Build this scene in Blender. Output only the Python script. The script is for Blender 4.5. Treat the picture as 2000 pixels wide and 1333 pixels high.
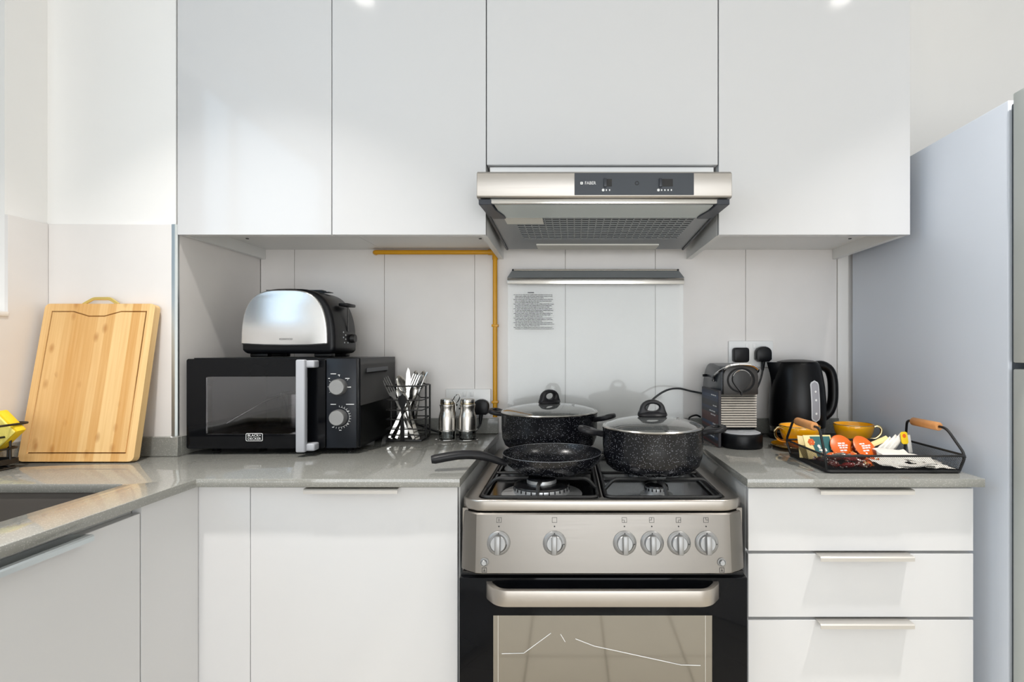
import bpy, bmesh, math, random
from mathutils import Matrix, Vector

for o in list(bpy.data.objects): bpy.data.objects.remove(o, do_unlink=True)
SC = bpy.context.scene
COL = SC.collection
PI = math.pi
R = math.radians

def S(r, g, b):
    def f(c):
        c /= 255.0
        return c / 12.92 if c <= 0.04045 else ((c + 0.055) / 1.055) ** 2.4
    return (f(r), f(g), f(b), 1.0)

# ------------------------------------------------------------------ camera
cam = bpy.data.cameras.new('camera'); cam_o = bpy.data.objects.new('camera', cam); COL.objects.link(cam_o)
cam_o.location = (0, 0, 1.171); cam_o.rotation_euler = (PI / 2, 0, 0)
cam.sensor_width = 36; cam.lens = 1024 / 2000 * 36
cam.shift_x = -110 / 2000; cam.shift_y = 19.5 / 2000
cam.clip_start = 0.02
SC.camera = cam_o

# ------------------------------------------------------------------ world, lights, exposure
w = bpy.data.worlds.new('sky'); SC.world = w; w.use_nodes = True
wb = w.node_tree.nodes['Background']; wb.inputs[0].default_value = S(225, 236, 255); wb.inputs[1].default_value = 1.6

def area(name, loc, rot, sx, sy, energy, col, spread=180, shape='RECTANGLE'):
    l = bpy.data.lights.new(name, 'AREA'); l.shape = shape; l.size = sx; l.size_y = sy
    l.energy = energy; l.color = col[:3]; l.spread = R(spread)
    o = bpy.data.objects.new(name, l); COL.objects.link(o); o.location = loc; o.rotation_euler = rot
    return o
# daylight entering by the window over the sink; the second area is frontal fill added behind the camera
area('window_daylight', (-1.47, 0.10, 1.78), (0, R(-90), 0), 0.9, 1.0, 14, (0.62, 0.82, 1.0))
area('rear_fill', (0.30, -2.72, 1.10), (R(90), 0, 0), 2.5, 1.8, 120, (0.985, 1.0, 1.0))
LAMPS = [(-0.77, 0.742), (1.03, 0.742)]
LAMP_W = 17
SC.view_settings.view_transform = 'Standard'; SC.view_settings.look = 'None'
SC.view_settings.gamma = 1; SC.view_settings.use_curve_mapping = False
SC.view_settings.exposure = -1.17
SC.cycles.use_denoising = True
SC.cycles.use_adaptive_sampling = True; SC.cycles.adaptive_threshold = 0.01
SC.cycles.max_bounces = 8; SC.cycles.diffuse_bounces = 4; SC.cycles.glossy_bounces = 4
SC.cycles.transparent_max_bounces = 16; SC.cycles.sample_clamp_indirect = 4.0
SC.cycles.caustics_reflective = False; SC.cycles.caustics_refractive = False

# ------------------------------------------------------------------ materials
M = {}
def new_mat(name):
    m = bpy.data.materials.new(name); m.use_nodes = True
    nt = m.node_tree; b = nt.nodes['Principled BSDF']; M[name] = m
    return m, nt, b
def N(nt, t, **kw):
    n = nt.nodes.new(t)
    for k, v in kw.items(): setattr(n, k, v)
    return n
def coords(nt, scale=(1, 1, 1)):
    tc = N(nt, 'ShaderNodeTexCoord'); mp = N(nt, 'ShaderNodeMapping'); mp.inputs['Scale'].default_value = scale
    nt.links.new(tc.outputs['Object'], mp.inputs[0]); return mp.outputs[0]
def pm(name, col, rough=0.5, metal=0.0, var=0.0, vscale=6, bump=0.0, bscale=60, stretch=(1, 1, 1), coat=0.0, spec=0.5, emit=None):
    m, nt, b = new_mat(name)
    b.inputs['Base Color'].default_value = col; b.inputs['Roughness'].default_value = rough
    b.inputs['Metallic'].default_value = metal; b.inputs['Coat Weight'].default_value = coat
    b.inputs['Specular IOR Level'].default_value = spec
    if emit: b.inputs['Emission Color'].default_value = emit[0]; b.inputs['Emission Strength'].default_value = emit[1]
    v = coords(nt, stretch)
    nz = N(nt, 'ShaderNodeTexNoise'); nz.inputs['Scale'].default_value = vscale; nz.inputs['Detail'].default_value = 5
    nt.links.new(v, nz.inputs['Vector'])
    if var:
        mx = N(nt, 'ShaderNodeMix', data_type='RGBA'); mx.inputs['A'].default_value = tuple(c * (1 - var) for c in col[:3]) + (1,)
        mx.inputs['B'].default_value = tuple(min(1, c * (1 + var)) for c in col[:3]) + (1,)
        nt.links.new(nz.outputs['Fac'], mx.inputs['Factor']); nt.links.new(mx.outputs['Result'], b.inputs['Base Color'])
    if bump:
        n2 = N(nt, 'ShaderNodeTexNoise'); n2.inputs['Scale'].default_value = bscale; nt.links.new(v, n2.inputs['Vector'])
        bp = N(nt, 'ShaderNodeBump'); bp.inputs['Strength'].default_value = bump; bp.inputs['Distance'].default_value = 0.002
        nt.links.new(n2.outputs['Fac'], bp.inputs['Height']); nt.links.new(bp.outputs[0], b.inputs['Normal'])
    return m
def speckled(name, base, dots, rough, scale, size, keep, metal=0.0, base2=None, spec=0.5):
    m, nt, b = new_mat(name); b.inputs['Roughness'].default_value = rough; b.inputs['Metallic'].default_value = metal; b.inputs['Specular IOR Level'].default_value = spec
    v = coords(nt); vo = N(nt, 'ShaderNodeTexVoronoi'); vo.inputs['Scale'].default_value = scale
    nt.links.new(v, vo.inputs['Vector'])
    lt = N(nt, 'ShaderNodeMath', operation='LESS_THAN'); lt.inputs[1].default_value = size
    nt.links.new(vo.outputs['Distance'], lt.inputs[0])
    sp = N(nt, 'ShaderNodeSeparateColor'); nt.links.new(vo.outputs['Color'], sp.inputs[0])
    g = N(nt, 'ShaderNodeMath', operation='LESS_THAN'); g.inputs[1].default_value = keep
    nt.links.new(sp.outputs[0], g.inputs[0])
    mu = N(nt, 'ShaderNodeMath', operation='MULTIPLY'); nt.links.new(lt.outputs[0], mu.inputs[0]); nt.links.new(g.outputs[0], mu.inputs[1])
    mx = N(nt, 'ShaderNodeMix', data_type='RGBA'); mx.inputs['A'].default_value = base; mx.inputs['B'].default_value = dots
    nt.links.new(mu.outputs[0], mx.inputs['Factor'])
    if base2:
        nz = N(nt, 'ShaderNodeTexNoise'); nz.inputs['Scale'].default_value = 14; nt.links.new(v, nz.inputs['Vector'])
        m2 = N(nt, 'ShaderNodeMix', data_type='RGBA'); m2.inputs['A'].default_value = base; m2.inputs['B'].default_value = base2
        nt.links.new(nz.outputs['Fac'], m2.inputs['Factor']); nt.links.new(m2.outputs['Result'], mx.inputs['A'])
    nt.links.new(mx.outputs['Result'], b.inputs['Base Color'])
    return m
def steel(name, col, rough=0.3, stretch=(1, 60, 60), amt=0.06, metal=1.0):
    m, nt, b = new_mat(name); b.inputs['Metallic'].default_value = metal; b.inputs['Base Color'].default_value = col
    v = coords(nt, stretch); nz = N(nt, 'ShaderNodeTexNoise'); nz.inputs['Scale'].default_value = 8; nz.inputs['Detail'].default_value = 4
    nt.links.new(v, nz.inputs['Vector'])
    mr = N(nt, 'ShaderNodeMapRange'); mr.inputs['To Min'].default_value = max(0.02, rough - amt); mr.inputs['To Max'].default_value = rough + amt
    nt.links.new(nz.outputs['Fac'], mr.inputs[0]); nt.links.new(mr.outputs[0], b.inputs['Roughness'])
    bp = N(nt, 'ShaderNodeBump'); bp.inputs['Strength'].default_value = 0.03; bp.inputs['Distance'].default_value = 0.0003
    nt.links.new(nz.outputs['Fac'], bp.inputs['Height']); nt.links.new(bp.outputs[0], b.inputs['Normal'])
    return m
def thin_glass(name, tint, refl=(1, 1, 1, 1), ior=1.5, rough=0.02, boost=0.0, haze=0.0, hazecol=(1, 1, 1, 1)):
    m, nt, b = new_mat(name); nt.nodes.remove(b); out = nt.nodes['Material Output']
    tr = N(nt, 'ShaderNodeBsdfTransparent'); tr.inputs[0].default_value = tint
    gl = N(nt, 'ShaderNodeBsdfGlossy'); gl.inputs[0].default_value = refl; gl.inputs['Roughness'].default_value = rough
    fr = N(nt, 'ShaderNodeFresnel'); fr.inputs[0].default_value = ior
    ad = N(nt, 'ShaderNodeMath', operation='ADD'); ad.use_clamp = True; ad.inputs[1].default_value = boost; nt.links.new(fr.outputs[0], ad.inputs[0])
    mx = N(nt, 'ShaderNodeMixShader'); nt.links.new(ad.outputs[0], mx.inputs[0]); nt.links.new(tr.outputs[0], mx.inputs[1]); nt.links.new(gl.outputs[0], mx.inputs[2])
    last = mx
    if haze:
        df = N(nt, 'ShaderNodeBsdfDiffuse'); df.inputs[0].default_value = hazecol
        m2 = N(nt, 'ShaderNodeMixShader'); m2.inputs[0].default_value = haze
        nt.links.new(mx.outputs[0], m2.inputs[1]); nt.links.new(df.outputs[0], m2.inputs[2]); last = m2
    nt.links.new(last.outputs[0], out.inputs[0]); return m
def bamboo(name):
    m, nt, b = new_mat(name); b.inputs['Roughness'].default_value = 0.42
    tc = N(nt, 'ShaderNodeTexCoord'); sx = N(nt, 'ShaderNodeSeparateXYZ'); nt.links.new(tc.outputs['Object'], sx.inputs[0])
    dv = N(nt, 'ShaderNodeMath', operation='MULTIPLY'); dv.inputs[1].default_value = 1 / 0.021; nt.links.new(sx.outputs[0], dv.inputs[0])
    fl = N(nt, 'ShaderNodeMath', operation='FLOOR'); nt.links.new(dv.outputs[0], fl.inputs[0])
    wn = N(nt, 'ShaderNodeTexWhiteNoise', noise_dimensions='1D'); nt.links.new(fl.outputs[0], wn.inputs['W'])
    mp = N(nt, 'ShaderNodeMapping'); mp.inputs['Scale'].default_value = (150, 150, 5); nt.links.new(tc.outputs['Object'], mp.inputs[0])
    nz = N(nt, 'ShaderNodeTexNoise'); nz.inputs['Scale'].default_value = 1.2; nz.inputs['Detail'].default_value = 5; nt.links.new(mp.outputs[0], nz.inputs['Vector'])
    a = N(nt, 'ShaderNodeMath', operation='MULTIPLY_ADD'); a.inputs[1].default_value = 0.55; nt.links.new(wn.outputs['Value'], a.inputs[0])
    b2 = N(nt, 'ShaderNodeMath', operation='MULTIPLY'); b2.inputs[1].default_value = 0.6; nt.links.new(nz.outputs['Fac'], b2.inputs[0]); nt.links.new(b2.outputs[0], a.inputs[2])
    cr = N(nt, 'ShaderNodeValToRGB'); cr.color_ramp.elements[0].color = S(212, 156, 86); cr.color_ramp.elements[1].color = S(244, 206, 146)
    cr.color_ramp.elements[0].position = 0.15; cr.color_ramp.elements[1].position = 0.9
    nt.links.new(a.outputs[0], cr.inputs[0])
    # bamboo nodes: sparse short dark marks, one strip wide
    cb = N(nt, 'ShaderNodeCombineXYZ'); nt.links.new(dv.outputs[0], cb.inputs[0])
    zz = N(nt, 'ShaderNodeMath', operation='MULTIPLY'); zz.inputs[1].default_value = 26; nt.links.new(sx.outputs[2], zz.inputs[0]); nt.links.new(zz.outputs[0], cb.inputs[2])
    vo = N(nt, 'ShaderNodeTexVoronoi'); vo.inputs['Scale'].default_value = 1.0; nt.links.new(cb.outputs[0], vo.inputs['Vector'])
    sc = N(nt, 'ShaderNodeSeparateColor'); nt.links.new(vo.outputs['Color'], sc.inputs[0])
    k1 = N(nt, 'ShaderNodeMath', operation='LESS_THAN'); k1.inputs[1].default_value = 0.13; nt.links.new(sc.outputs[0], k1.inputs[0])
    k2 = N(nt, 'ShaderNodeMapRange'); k2.inputs['From Min'].default_value = 0.42; k2.inputs['From Max'].default_value = 0.12; nt.links.new(vo.outputs['Distance'], k2.inputs[0])
    k3 = N(nt, 'ShaderNodeMath', operation='MULTIPLY'); nt.links.new(k1.outputs[0], k3.inputs[0]); nt.links.new(k2.outputs[0], k3.inputs[1])
    k4 = N(nt, 'ShaderNodeMath', operation='MULTIPLY'); k4.inputs[1].default_value = 0.6; nt.links.new(k3.outputs[0], k4.inputs[0])
    mx = N(nt, 'ShaderNodeMix', data_type='RGBA'); mx.inputs['B'].default_value = S(176, 112, 50)
    nt.links.new(k4.outputs[0], mx.inputs['Factor']); nt.links.new(cr.outputs[0], mx.inputs['A']); nt.links.new(mx.outputs['Result'], b.inputs['Base Color'])
    return m
def stripes(name, cols, axis, scale, rough=0.4):
    """printed bands: random colour for each band along one axis, with broken fine print"""
    m, nt, b = new_mat(name); b.inputs['Roughness'].default_value = rough
    tc = N(nt, 'ShaderNodeTexCoord'); sx = N(nt, 'ShaderNodeSeparateXYZ'); nt.links.new(tc.outputs['Object'], sx.inputs[0])
    mu = N(nt, 'ShaderNodeMath', operation='MULTIPLY'); mu.inputs[1].default_value = scale; nt.links.new(sx.outputs[axis], mu.inputs[0])
    fl = N(nt, 'ShaderNodeMath', operation='FLOOR'); nt.links.new(mu.outputs[0], fl.inputs[0])
    wn = N(nt, 'ShaderNodeTexWhiteNoise', noise_dimensions='1D'); nt.links.new(fl.outputs[0], wn.inputs['W'])
    cr = N(nt, 'ShaderNodeValToRGB'); cr.color_ramp.interpolation = 'CONSTANT'
    els = cr.color_ramp.elements
    while len(els) < len(cols): els.new(0.5)
    for i, c in enumerate(cols): els[i].position = i / len(cols); els[i].color = c
    nt.links.new(wn.outputs['Value'], cr.inputs[0]); nt.links.new(cr.outputs[0], b.inputs['Base Color'])
    return m

pm('paint', S(247, 245, 242), 0.6, var=0.015, bump=0.05, bscale=180)
pm('ceiling_paint', S(245, 244, 241), 0.7, var=0.01)
pm('door_white', S(215, 215, 216), 0.09, var=0.006, vscale=2)
pm('carcass_white', S(232, 232, 230), 0.4, var=0.008)
pm('tile', S(235, 231, 228), 0.30, var=0.05, vscale=9, bump=0.04, bscale=40)
pm('grout', S(208, 204, 199), 0.8, var=0.05)
speckled('quartz', S(136, 136, 131), S(160, 160, 154), 0.07, 420, 0.42, 0.35, base2=S(143, 143, 138), spec=0.8)
pm('sink_grey', S(92, 88, 84), 0.35, var=0.06)
pm('alu', S(205, 212, 214), 0.3, 0.9)
pm('handle_metal', S(205, 202, 197), 0.35, 0.55)
steel('steel', S(134, 130, 125), 0.34)
steel('steel_v', S(206, 202, 196), 0.28, (60, 60, 1), 0.03)
pm('toaster_silver', S(214, 214, 214), 0.24, 0.9, var=0.01)
pm('handle_steel', S(178, 172, 165), 0.34, 0.9, var=0.02)
pm('steel_smooth', S(192, 190, 186), 0.2, 1.0, var=0.02)
pm('chrome', S(228, 228, 228), 0.06, 1.0, var=0.01)
pm('steel_dark', S(120, 122, 126), 0.13, 1.0, var=0.08, vscale=20)
pm('enamel_black', S(22, 22, 24), 0.25, var=0.1)
pm('grate_black', S(24, 24, 25), 0.45, var=0.15, vscale=60, bump=0.1, bscale=300)
pm('black_gloss', S(12, 13, 16), 0.05, var=0.05, spec=0.15)
pm('black_plastic', S(15, 16, 19), 0.34, var=0.06, spec=0.25, bump=0.03, bscale=500)
pm('black_matte', S(10, 10, 12), 0.32, var=0.08, spec=0.25, bump=0.04, bscale=700)
pm('soft_black', S(34, 33, 34), 0.42, var=0.08)
pm('panel_black', S(28, 31, 37), 0.3, 0.0, var=0.05, spec=0.25)
pm('oven_window', S(146, 142, 134), 0.06, 1.0, var=0.03)
pm('grey_plastic', S(196, 198, 202), 0.35, var=0.02)
pm('silver_knob', S(150, 150, 150), 0.38, 0.7, var=0.02)
pm('micro_handle', S(176, 178, 184), 0.38, var=0.02)
steel('hood_steel', S(168, 163, 157), 0.34)
steel('hob_steel', S(176, 171, 165), 0.32)
pm('white_plastic', S(247, 247, 246), 0.3, var=0.01)
pm('white_print', S(235, 235, 235), 0.5, var=0.01)
pm('grey_print', S(92, 92, 94), 0.6, var=0.02)
pm('black_print', S(30, 30, 32), 0.6, var=0.02)
pm('yellow_print', S(232, 220, 30), 0.5, var=0.02)
pm('hood_grey', S(150, 153, 156), 0.4, 0.2, var=0.04)
pm('filter_dark', S(40, 42, 46), 0.6, var=0.05)
pm('pan_edge', S(120, 122, 126), 0.3, 0.8, var=0.05)
pm('hood_dark', S(58, 61, 66), 0.4, 0.2, var=0.05)
pm('hood_slat', S(150, 154, 156), 0.45, 0.2, var=0.05)
pm('hood_black', S(44, 48, 56), 0.35, var=0.05)
pm('hood_strip', S(66, 70, 76), 0.38, 0.3, var=0.06)
pm('diffuser', S(226, 224, 216), 0.5, var=0.01)
thin_glass('visor_glass', S(206, 220, 218), boost=0.06, haze=0.6, hazecol=S(232, 240, 240))
thin_glass('lid_glass', S(254, 255, 255), ior=1.28, boost=0.0, rough=0.07, haze=0.03, hazecol=S(236, 240, 242))
thin_glass('pot_glass', S(232, 238, 236), boost=0.28, rough=0.05, haze=0.07, hazecol=S(220, 225, 225))
thin_glass('micro_glass', S(232, 232, 236), boost=0.02)
thin_glass('shaker_glass', S(225, 228, 228), boost=0.06)
thin_glass('window_glass', S(248, 252, 252))
thin_glass('water_gauge', S(200, 200, 205), boost=0.05, haze=0.6, hazecol=S(190, 190, 196))
pm('pipe_yellow', S(218, 156, 14), 0.32, var=0.08, vscale=20)
pm('cavity', S(168, 168, 166), 0.4, var=0.03)
speckled('stone_coat', S(12, 13, 17), S(150, 153, 160), 0.24, 420, 0.27, 0.32, base2=S(18, 19, 24), spec=0.42)
pm('handle_soft', S(28, 28, 31), 0.4, var=0.08, spec=0.3)
bamboo('bamboo')
pm('gold', S(236, 208, 120), 0.3, 0.5, var=0.03)
pm('wood_grip', S(214, 150, 92), 0.5, var=0.12, vscale=6, stretch=(12, 2, 12))
pm('sponge', S(246, 208, 34), 0.75, var=0.12, vscale=30, bump=0.3, bscale=400)
pm('sponge_pale', S(250, 232, 120), 0.75, var=0.08, vscale=30, bump=0.3, bscale=400)
pm('cup_glaze', S(252, 174, 14), 0.14, var=0.12, vscale=30, coat=0.4)
pm('cup_gold', S(226, 204, 156), 0.15, 1.0)
pm('fridge_side', S(222, 228, 238), 0.38, 0.0, var=0.02, bump=0.02, bscale=500)
pm('fridge_door', S(200, 204, 200), 0.35, 0.0, var=0.02)
pm('rubber', S(70, 76, 82), 0.7, var=0.05)
pm('cable', S(26, 27, 30), 0.4, var=0.05)
pm('cable_grey', S(60, 62, 64), 0.35, var=0.05)
pm('capsule_orange', S(232, 104, 22), 0.35, var=0.05)
pm('foil', S(200, 196, 190), 0.25, 1.0, var=0.1, vscale=80, bump=0.4, bscale=200)
pm('sachet_white', S(232, 228, 220), 0.6, var=0.08, vscale=60, bump=0.5, bscale=120)
pm('sachet_cream', S(236, 214, 150), 0.5, var=0.1, vscale=50)
pm('sachet_teal', S(38, 96, 98), 0.4, var=0.15, vscale=60)
speckled('candy_red', S(140, 26, 22), S(226, 214, 206), 0.22, 190, 0.42, 0.35, base2=S(70, 14, 14))
speckled('candy_brown', S(52, 22, 18), S(214, 200, 188), 0.2, 190, 0.40, 0.32, base2=S(96, 34, 28))
speckled('candy_orange', S(226, 112, 40), S(246, 214, 150), 0.25, 190, 0.42, 0.35, base2=S(200, 70, 30))
pm('tag_yellow', S(246, 206, 30), 0.5, var=0.05)
stripes('leaflet_print', [S(28, 24, 34), S(70, 26, 34), S(30, 44, 74), S(84, 40, 40), S(26, 30, 46), S(44, 66, 96)], 2, 110)
pm('leaflet_edge', S(34, 30, 36), 0.5, var=0.05)
pm('coffee_brown', S(50, 47, 46), 0.32, 0.1, var=0.05)
pm('coffee_grey', S(70, 74, 80), 0.3, 0.2, var=0.05)
pm('floor_tile', S(214, 206, 192), 0.25, var=0.08, vscale=4)
pm('floor_joint', S(120, 112, 100), 0.7, var=0.05)
pm('lamp_emit', S(255, 250, 240), 0.5, emit=((1.0, 0.96, 0.9, 1), 25))
pm('burner_alu', S(206, 208, 210), 0.4, 0.8, var=0.06)

# ------------------------------------------------------------------ helpers
def wm(o):
    m = o.matrix_basis.copy()
    while o.parent: o = o.parent; m = o.matrix_basis @ m
    return m
def thing(name, label, cat, loc=(0, 0, 0), rotz=0, group=None, kind=None):
    o = bpy.data.objects.new(name, None); COL.objects.link(o); o.empty_display_size = 0.05
    o.location = loc; o.rotation_euler = (0, 0, rotz)
    if kind: o['kind'] = kind
    if label: o['label'] = label
    if cat: o['category'] = cat
    if group: o['group'] = group
    return o
def finish(bm, ang=38):
    bmesh.ops.remove_doubles(bm, verts=bm.verts, dist=1e-6)
    bmesh.ops.recalc_face_normals(bm, faces=bm.faces)
    a = R(ang)
    for f in bm.faces: f.smooth = True
    for e in bm.edges:
        e.smooth = not (len(e.link_faces) == 2 and e.calc_face_angle(0) > a)
def part(name, bm, mat, parent=None, local=False, label=None, kind=None, ang=38, M4=None):
    """link bm as one mesh object; coordinates are world ones unless local"""
    finish(bm, ang)
    if parent is not None and not local: bm.transform(wm(parent).inverted())
    me = bpy.data.meshes.new(name); bm.to_mesh(me); bm.free()
    me.materials.append(M[mat] if isinstance(mat, str) else mat)
    o = bpy.data.objects.new(name, me); COL.objects.link(o)
    if parent is not None: o.parent = parent
    if M4 is not None: o.matrix_basis = M4
    if label: o['label'] = label
    if kind: o['kind'] = kind
    return o
def solo(name, bm, mat, label, cat, origin=None, group=None, kind=None, ang=38):
    """a thing that is one mesh, its origin at its base"""
    if origin is None:
        xs = [v.co.x for v in bm.verts]; ys = [v.co.y for v in bm.verts]; zs = [v.co.z for v in bm.verts]
        origin = ((min(xs) + max(xs)) / 2, (min(ys) + max(ys)) / 2, min(zs))
    bmesh.ops.translate(bm, verts=bm.verts, vec=-Vector(origin))
    o = part(name, bm, mat, ang=ang); o.location = origin
    if label: o['label'] = label
    if cat: o['category'] = cat
    if group: o['group'] = group
    if kind: o['kind'] = kind
    return o
def inst(o, parent, m4, name=None):
    c = o.copy(); COL.objects.link(c); c.parent = parent; c.matrix_basis = m4
    return c
def copy_thing(o, loc, rot=None):
    c = o.copy(); COL.objects.link(c); c.location = loc
    if rot is not None: c.rotation_euler = rot
    for ch in o.children:
        d = ch.copy(); COL.objects.link(d); d.parent = c
        for g in ch.children:
            e = g.copy(); COL.objects.link(e); e.parent = d
    return c
def B(): return bmesh.new()
def box(bm, x0, x1, y0, y1, z0, z1, bev=0.0, seg=2):
    m = Matrix.Translation(((x0 + x1) / 2, (y0 + y1) / 2, (z0 + z1) / 2)) @ Matrix.Diagonal((abs(x1 - x0), abs(y1 - y0), abs(z1 - z0), 1))
    g = bmesh.ops.create_cube(bm, size=1, matrix=m)
    if bev:
        es = list({e for v in g['verts'] for e in v.link_edges})
        bmesh.ops.bevel(bm, geom=es, offset=bev, segments=seg, affect='EDGES', profile=0.5)
    return bm
def bx(*a, **k): return box(B(), *a, **k)
def tube(bm, pts, r, n=8, closed=False, flat=None):
    P = [Vector(p) for p in pts]; k = len(P)
    rs = r if isinstance(r, (list, tuple)) else [r] * k
    T = []
    for i in range(k):
        if closed: t = P[(i + 1) % k] - P[i - 1]
        else: t = P[min(i + 1, k - 1)] - P[max(i - 1, 0)]
        T.append(t.normalized())
    up = Vector((0, 0, 1)) if abs(T[0].z) < 0.9 else Vector((1, 0, 0))
    a = T[0].cross(up).normalized(); rings = []
    for i in range(k):
        a = (a - T[i] * a.dot(T[i])).normalized(); b = T[i].cross(a)
        fl = flat or (1, 1)
        rings.append([bm.verts.new(P[i] + (a * math.cos(2 * PI * j / n) * fl[0] + b * math.sin(2 * PI * j / n) * fl[1]) * rs[i]) for j in range(n)])
    for i in range(k if closed else k - 1):
        A, C = rings[i], rings[(i + 1) % k]
        for j in range(n): bm.faces.new((A[j], A[(j + 1) % n], C[(j + 1) % n], C[j]))
    if not closed:
        bm.faces.new(list(reversed(rings[0]))); bm.faces.new(rings[-1])
    return bm
def spline(pts, n=6, closed=False):
    P = [Vector(p) for p in pts]; k = len(P); out = []
    for i in range(k if closed else k - 1):
        if closed: p0, p1, p2, p3 = P[i - 1], P[i], P[(i + 1) % k], P[(i + 2) % k]
        else: p0, p1, p2, p3 = P[max(i - 1, 0)], P[i], P[i + 1], P[min(i + 2, k - 1)]
        for j in range(n):
            t = j / n
            out.append(0.5 * ((2 * p1) + (p2 - p0) * t + (2 * p0 - 5 * p1 + 4 * p2 - p3) * t * t + (3 * p1 - p0 - 3 * p2 + p3) * t ** 3))
    if not closed: out.append(P[-1])
    return out
def rpath(pts, r, n=4, closed=False):
    """polyline with rounded corners"""
    P = [Vector(p) for p in pts]; k = len(P); out = []
    for i in range(k):
        if not closed and i in (0, k - 1): out.append(P[i]); continue
        a, b, c = P[i - 1], P[i], P[(i + 1) % k]
        d1 = (a - b); d2 = (c - b); q = min(r, d1.length * 0.49, d2.length * 0.49)
        s = b + d1.normalized() * q; e = b + d2.normalized() * q
        for j in range(n + 1):
            t = j / n; out.append(s * (1 - t) ** 2 + b * 2 * t * (1 - t) + e * t * t)
    return out
def lathe(bm, prof, cx=0, cy=0, cz=0, n=40, a0=0, a1=2 * PI):
    full = abs(a1 - a0 - 2 * PI) < 1e-6; cols = []
    m = n if full else n + 1
    for i in range(m):
        a = a0 + (a1 - a0) * i / n
        cols.append([bm.verts.new((cx + r * math.cos(a), cy + r * math.sin(a), cz + z)) for r, z in prof])
    for i in range(n):
        A, C = cols[i], cols[(i + 1) % m]
        for j in range(len(prof) - 1):
            vs = [A[j], C[j], C[j + 1], A[j + 1]]
            try: bm.faces.new(vs)
            except ValueError: pass
    bmesh.ops.remove_doubles(bm, verts=bm.verts, dist=1e-6)
    return bm
def rrect(x0, x1, y0, y1, r, n=5):
    o = []
    for cx, cy, a in ((x1 - r, y0 + r, -90), (x1 - r, y1 - r, 0), (x0 + r, y1 - r, 90), (x0 + r, y0 + r, 180)):
        for i in range(n + 1):
            t = R(a + 90 * i / n); o.append((cx + r * math.cos(t), cy + r * math.sin(t)))
    return o
def circ(cx, cy, r, n=24, ry=None):
    return [(cx + r * math.cos(2 * PI * i / n), cy + (ry or r) * math.sin(2 * PI * i / n)) for i in range(n)]
AX = {'xy': lambda u, v, w: (u, v, w), 'xz': lambda u, v, w: (u, w, v), 'yz': lambda u, v, w: (w, u, v)}
def plate(bm, outer, plane, a0, a1, holes=(), bev=0.0, seg=2):
    """extrude an outline (with holes) lying in a plane from a0 to a1 along the third axis"""
    f = AX[plane]; t = B(); edges = []
    for loop in [outer] + list(holes):
        vs = [t.verts.new(f(u, v, a0)) for u, v in loop]
        edges += [t.edges.new((vs[i], vs[(i + 1) % len(vs)])) for i in range(len(vs))]
    if holes: bmesh.ops.triangle_fill(t, use_beauty=True, use_dissolve=False, edges=edges)
    else: t.faces.new(list(t.verts))
    g = bmesh.ops.extrude_face_region(t, geom=list(t.faces))
    d = Vector(f(0, 0, a1 - a0))
    bmesh.ops.translate(t, verts=[v for v in g['geom'] if isinstance(v, bmesh.types.BMVert)], vec=d)
    bmesh.ops.recalc_face_normals(t, faces=t.faces)
    if bev:
        es = [e for e in t.edges if len(e.link_faces) == 2 and e.calc_face_angle(0) > R(50)]
        bmesh.ops.bevel(t, geom=es, offset=bev, segments=seg, affect='EDGES', profile=0.5)
    me = bpy.data.meshes.new('tmp'); t.to_mesh(me); t.free(); bm.from_mesh(me); bpy.data.meshes.remove(me)
    return bm
def pl(*a, **k): return plate(B(), *a, **k)
def ellip(bm, c, r, nu=20, nv=12, m=None):
    g = bmesh.ops.create_uvsphere(bm, u_segments=nu, v_segments=nv, radius=1, matrix=Matrix.Translation(c) @ (m or Matrix.Identity(4)) @ Matrix.Diagonal((r[0], r[1], r[2], 1)))
    return bm
def text_bm(s, size, loc, ext=0.0003, rotz=0, tilt=90, align='CENTER', width=None):
    cu = bpy.data.curves.new('tmp', 'FONT'); cu.body = s; cu.size = size; cu.extrude = ext; cu.align_x = align; cu.align_y = 'CENTER'; cu.resolution_u = 2
    o = bpy.data.objects.new('tmp', cu); COL.objects.link(o)
    dg = bpy.context.evaluated_depsgraph_get(); me = bpy.data.meshes.new_from_object(o.evaluated_get(dg))
    bpy.data.objects.remove(o); bpy.data.curves.remove(cu)
    b = B(); b.from_mesh(me); bpy.data.meshes.remove(me)
    if width:
        xs = [v.co.x for v in b.verts]; k = width / (max(xs) - min(xs))
        for v in b.verts: v.co.x *= k
    b.transform(Matrix.Translation(loc) @ Matrix.Rotation(rotz, 4, 'Z') @ Matrix.Rotation(R(tilt), 4, 'X'))
    return b
def add_bm(bm, other):
    me = bpy.data.meshes.new('tmp'); other.to_mesh(me); other.free(); bm.from_mesh(me); bpy.data.meshes.remove(me); return bm
def struct(o): o['kind'] = 'structure'; return o
# ================================================================== the room
WALL, STX, STY, LWX, TOP = 1.73, -1.016, 1.36, -1.357, 0.90
RWX, RWY, CEIL = 1.66, -2.75, 2.5
WY0, WY1, WZ0, WZ1 = -0.42, 1.262, 1.254, 2.3        # window opening in the left wall

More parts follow.
